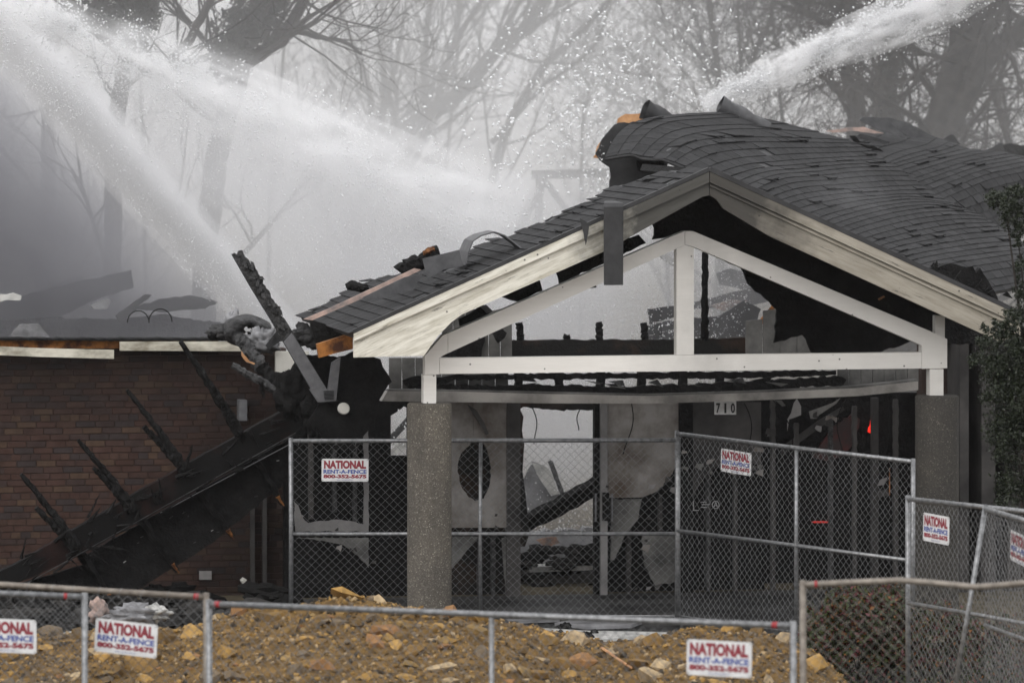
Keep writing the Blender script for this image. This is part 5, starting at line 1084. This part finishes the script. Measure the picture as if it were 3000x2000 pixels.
t = Tree(11); d = 82; t.limb([(3000, 1200), (2965, 430), (2915, 280), (2885, 180), (2870, 60)], d, .075, .05, 10, 2.2, kids=(9, 6, 4)); t.done('bare_tree', gb(3000, d), 'thin bare tree leaning left at the right picture edge')
DT = ['faint bare tree above the brick wall, left of the leaning post', 'faint bare tree left of the bright sky gap, behind the flying drops', 'short faint bare tree at the left foot of the bright sky gap', 'short faint bare tree just left of the main roof peak', 'faint bare tree behind the middle of the right hand water jet', 'faint bare tree behind the shaggy vine hung tree', 'faint bare tree right of the great twin trunk', 'faint bare tree at the top right corner', 'faint bare tree between the two ivy covered trees', 'faint bare tree behind the wiry stemmed tree', 'faint bare tree just right of the tangled tree', 'farthest faint bare tree behind the great twin trunk']
for i, (x, d, sd) in enumerate(((780, 104, 21), (1290, 108, 22), (1700, 106, 23), (1960, 102, 24), (2330, 104, 25), (2560, 100, 26), (2800, 98, 27), (2990, 100, 28), (430, 102, 29), (1130, 110, 30), (2200, 97, 31), (2700, 108, 32))):
    Tree.dense = 2.0 if x > 1900 else 1.2
    t = Tree(sd); ln = random.uniform(-60, 60)
    if 1640 < x < 1980: tp = 240
    else: tp = -250
    t.limb([(x, 1040), (x + ln * .3, 520), (x + ln, 260), (x + ln * 1.6, tp + 120), (x + ln * 2, tp)], d, .055, .018, 20, 2.6, kids=(11, 7, 4) if x > 1900 else (8, 5, 4), up=.1)
    t.done('distant_tree', gb(x, d), DT[i], 'faint bare trees far behind')
# ------------------------------------------------------------------ smoke, mist and water
def boxvol(name, lo, hi, mat, **k):
    lo, hi = Vector(lo), Vector(hi); c = (lo + hi) / 2; h = (hi - lo) / 2
    o = mk(name, MB().box(c, h.x, h.y, h.z, (Vector((1, 0, 0)), Vector((0, 1, 0)), Z)), mat, fix=True, **k); o.display_type = 'WIRE'; return o
def edge_fall(lo, hi, soft):
    def f(n, l):
        p = sep_pos(n, l); out = None
        for i in range(3):
            for q in (mapr(n, l, p[i], lo[i], lo[i] + soft[i]), mapr(n, l, p[i], hi[i], hi[i] - soft[i])):
                out = q if out is None else mathn(n, l, 'MULTIPLY', out, q)
        return out
    return f
WHITE = (0.99, 0.99, 0.995)
boxvol('haze', (-160, -26, -1), (160, 340, 17), vol('haze', .00014, (.9, .9, .92)), kind='stuff')
def bank(name, lo, hi, soft, dens, z0, z1, top, nscale, pts, xr=(0, 1, 1.0)):
    # thick near the ground, thinning upward
    ef = edge_fall(lo, hi, soft)
    def f(n, l):
        p = sep_pos(n, l); return mathn(n, l, 'MULTIPLY', mathn(n, l, 'MULTIPLY', ef(n, l), mapr(n, l, p[2], z0, z1, 1.0, top)), mapr(n, l, p[0], xr[0], xr[1], 1.0, xr[2]))
    boxvol(name, lo, hi, vol(name, dens, WHITE, .55, nscale=nscale, pts=pts, falloff=f), kind='stuff')
bank('smoke', (-15, 61, -.3), (15, 72.5, 13), (3, 3, 3), .165, 3.5, 6.8, .7, .16, (.2, .65), (.5, 4.0, .27))
bank('fog_bank', (-45, 106, -.3), (45, 150, 15), (6, 10, 4), .13, 6.0, 11.0, .12, .05, (.2, .6))
lo, hi = (-8.5, 54.2, .5), (1.6, 60.25, 6.45)
def mist_fall(n, l):
    p = sep_pos(n, l); e = edge_fall(lo, hi, (1, 1.2, .8))(n, l)
    # spray hangs under the arching stream: nothing above a line falling to the right
    line = mathn(n, l, 'ADD', mathn(n, l, 'MULTIPLY', p[0], -.36), 4.15)
    u = mapr(n, l, mathn(n, l, 'SUBTRACT', line, p[2]), -.5, 1.1, 0.0, 1.0)
    # left of the plunging jet the air is dark smoke, not spray
    lj = mathn(n, l, 'ADD', mathn(n, l, 'MULTIPLY', p[0], -1.05), -.95)
    v = mapr(n, l, mathn(n, l, 'SUBTRACT', p[2], lj), .25, 2.6, 0.08, 1.0)
    return mathn(n, l, 'MULTIPLY', mathn(n, l, 'MULTIPLY', e, u), v)
boxvol('mist', lo, hi, vol('mist', 1.0, (.94, .94, .95), .4, rate=.35, nscale=1.0, pts=(.38, .72), stretch=((.6, 1, 1.7), (0, math.radians(-22), 0)), falloff=mist_fall), kind='stuff')
lo3, hi3 = (-10, 57.0, .45), (-1.25, 60.05, 6.9)
def dark_fall(n, l):
    p = sep_pos(n, l); e = edge_fall(lo3, hi3, (1, .8, .6))(n, l)
    line = mathn(n, l, 'ADD', mathn(n, l, 'MULTIPLY', p[0], -1.05), -.95)
    return mathn(n, l, 'MULTIPLY', e, mapr(n, l, mathn(n, l, 'SUBTRACT', line, p[2]), -.5, 1.1, 0.0, 1.0))
boxvol('smoke', lo3, hi3, vol('dark_smoke', 2.4, (.50, .50, .53), .2, nscale=.5, pts=(.2, .7), falloff=dark_fall), kind='stuff')
OC = [(np.array([[1, 0, 0], [-1, 0, 0], [0, 1, 0], [0, -1, 0], [0, 0, 1], [0, 0, -1]], dtype=float), np.array([[0, 2, 4], [2, 1, 4], [1, 3, 4], [3, 0, 4], [2, 0, 5], [1, 2, 5], [3, 1, 5], [0, 3, 5]]))]
TE = [(np.array([[1, 1, 1], [1, -1, -1], [-1, 1, -1], [-1, -1, 1]], dtype=float) * .7, np.array([[0, 1, 2], [0, 3, 1], [0, 2, 3], [1, 3, 2]]))]
def jet_hull(pts, d, rad, k=24, n=14):
    w = [P(x, y, d) for x, y in pts]; ps = [poly_at(w, i / k) for i in range(k + 1)]
    for _ in range(3): ps = [ps[0]] + [(ps[i - 1] + 2 * ps[i] + ps[i + 1]) / 4 for i in range(1, k)] + [ps[-1]]
    return MB().tube(ps, [np.interp(i / k, np.linspace(0, 1, len(rad)), rad) for i in range(k + 1)], n), ps
def jet(label, pts, d, shells, rad, nscale=None, drops=0, dsize=(.004, .012), spread=1.0, clump=1.2, stretch=None, npts=(.4, .7), drop_t=None, rate=1.0):
    hull, ps = jet_hull(pts, d, rad); t = thing('water_jet', ps[len(ps) // 2], label, 'water jet', 'fire hose water jets')
    for i, (f, dn) in enumerate(shells):
        hb, _ = jet_hull(pts, d + i * .001, [r * f for r in rad]); mk('water_stream' if i == 0 else 'stream_core', hb, vol('stream', dn, WHITE, 0.0, rate=rate, nscale=nscale, pts=npts, stretch=stretch), t, fix=True)
    if drops:
        out = []; sz = []
        while len(out) < drops:
            q = random.random(); p = poly_at(ps, q); r = float(np.interp(q, np.linspace(0, 1, len(rad)), rad)) * spread
            v = p + Vector((random.gauss(0, .45), random.gauss(0, .45), random.gauss(0, .45))) * r
            if noise.fractal(v * clump, .9, 2.0, 4) > random.uniform(-.25, .5): out.append(tuple(v)); sz.append(dsize[0] + (dsize[1] - dsize[0]) * random.random() ** 3)
        scatter('droplets', out, np.array(sz), drop_t or OC, 'droplet', t, flat=1.2, kind='stuff')
    return t
jet('broad smooth white jet coming down from the top left behind the leaning post', [(-330, -330), (-60, 10), (150, 230), (400, 520), (640, 780), (800, 950), (900, 1060)], 56.5, ((1, 1.4), (.72, 4.5), (.42, 7)), [.36, .38, .38, .37, .34, .31, .27], drops=60000, dsize=(.003, .005), spread=.62, clump=.4, drop_t=TE)
st_ = ((.5, 1, 1.6), (0, math.radians(-22), 0))
jet('ragged upper stream arching across the left sky and breaking into spray', [(-300, -120), (0, 0), (200, 85), (500, 205), (850, 375), (1180, 560), (1500, 690)], 55.5, ((1, 2.2), (.7, 2.6), (.4, 2.6)), [.24, .28, .33, .42, .52, .62, .7], rate=.12, nscale=3.2, npts=(.44, .70), drops=15000, dsize=(.004, .016), spread=1.1, clump=2.4, stretch=st_)
jet('torn white jet falling from the top right onto the main roof ridge', [(2960, -150), (2800, -20), (2600, 75), (2420, 145), (2260, 215), (2060, 318)], 62, ((1, 6), (.68, 9), (.38, 10)), [.40, .37, .33, .28, .23, .18], rate=.1, nscale=4.6, npts=(.46, .68), drops=9000, dsize=(.005, .019), spread=1.0, clump=2.8, stretch=((.55, 1, 1.5), (0, math.radians(25), 0)))
# loose drops flung about over the porch and the hall
def cloud(n, fn, sz, name='droplets', **k):
    out, s = [], []
    while len(out) < n:
        p = fn()
        if p is not None: out.append(tuple(p)); s.append(sz())
    return scatter(name, out, np.array(s), OC, 'droplet', flat=1.7, **k)
def burst():
    x = random.gauss(1790, 220); y = random.gauss(330, 190)
    if x < 1050 or y < -40 or y > 690 or (x > 1790 and y > 300): return None
    v = P(x, y, random.uniform(52.5, 59)); return v if noise.noise(v * 1.1) > random.uniform(-.9, .3) else None
cloud(3000, burst, lambda: .003 + .019 * random.random() ** 4, 'flying_drops', kind='stuff', label='white water drops flung up left of the main roof', cat='water drops')
def fine():
    x, y = random.uniform(-30, 1800), random.uniform(150, 1000)
    if y < 60 + x * .36 or y > 180 + x * 1.15: return None
    v = P(x, y, random.uniform(53.5, 58)); return v if noise.fractal(v * 1.3, .8, 2, 3) > random.uniform(-.5, .45) else None
cloud(14000, fine, lambda: .003 + .006 * random.random() ** 3, 'fine_spray', kind='stuff', label='fine spray drifting over the burnt hall', cat='spray')
def inner():
    x, y = random.uniform(1120, 2200), random.uniform(690, 1560)
    v = P(x, y, random.uniform(54.3, 57.5)); return v if noise.fractal(v * 1.3, .8, 2, 3) > random.uniform(-.6, .4) else None
cloud(14000, inner, lambda: .004 + .008 * random.random() ** 3, 'fine_spray', kind='stuff', label='fine spray seen through the gable and the doorway', cat='spray')
def veil():
    x = random.uniform(-20, 1560); yl = 10 + x * .42; y = yl + abs(random.gauss(0, 130)) + random.uniform(-35, 25)
    v = P(x, y, random.uniform(54.6, 56.2)); q = Vector((v.x * .9 + v.z * .4, v.y, v.z * 1.8 - v.x * .4))
    return v if noise.fractal(q * 1.6, .8, 2.1, 5) > random.uniform(-.1, .6) else None
cloud(13000, veil, lambda: .0032 + .008 * random.random() ** 4, 'falling_spray', kind='stuff', label='grainy white spray falling under the upper stream at the left', cat='spray')
lo2, hi2 = (-2.2, 54.2, -.2), (4.2, 58.5, 4.4)
boxvol('mist', lo2, hi2, vol('mist_low', .30, (.74, .74, .76), .3, rate=.5, nscale=1.1, pts=(.32, .72), stretch=((1.4, 1, .5), (0, 0, 0)), falloff=edge_fall(lo2, hi2, (.6, 1.0, .5))), kind='stuff')
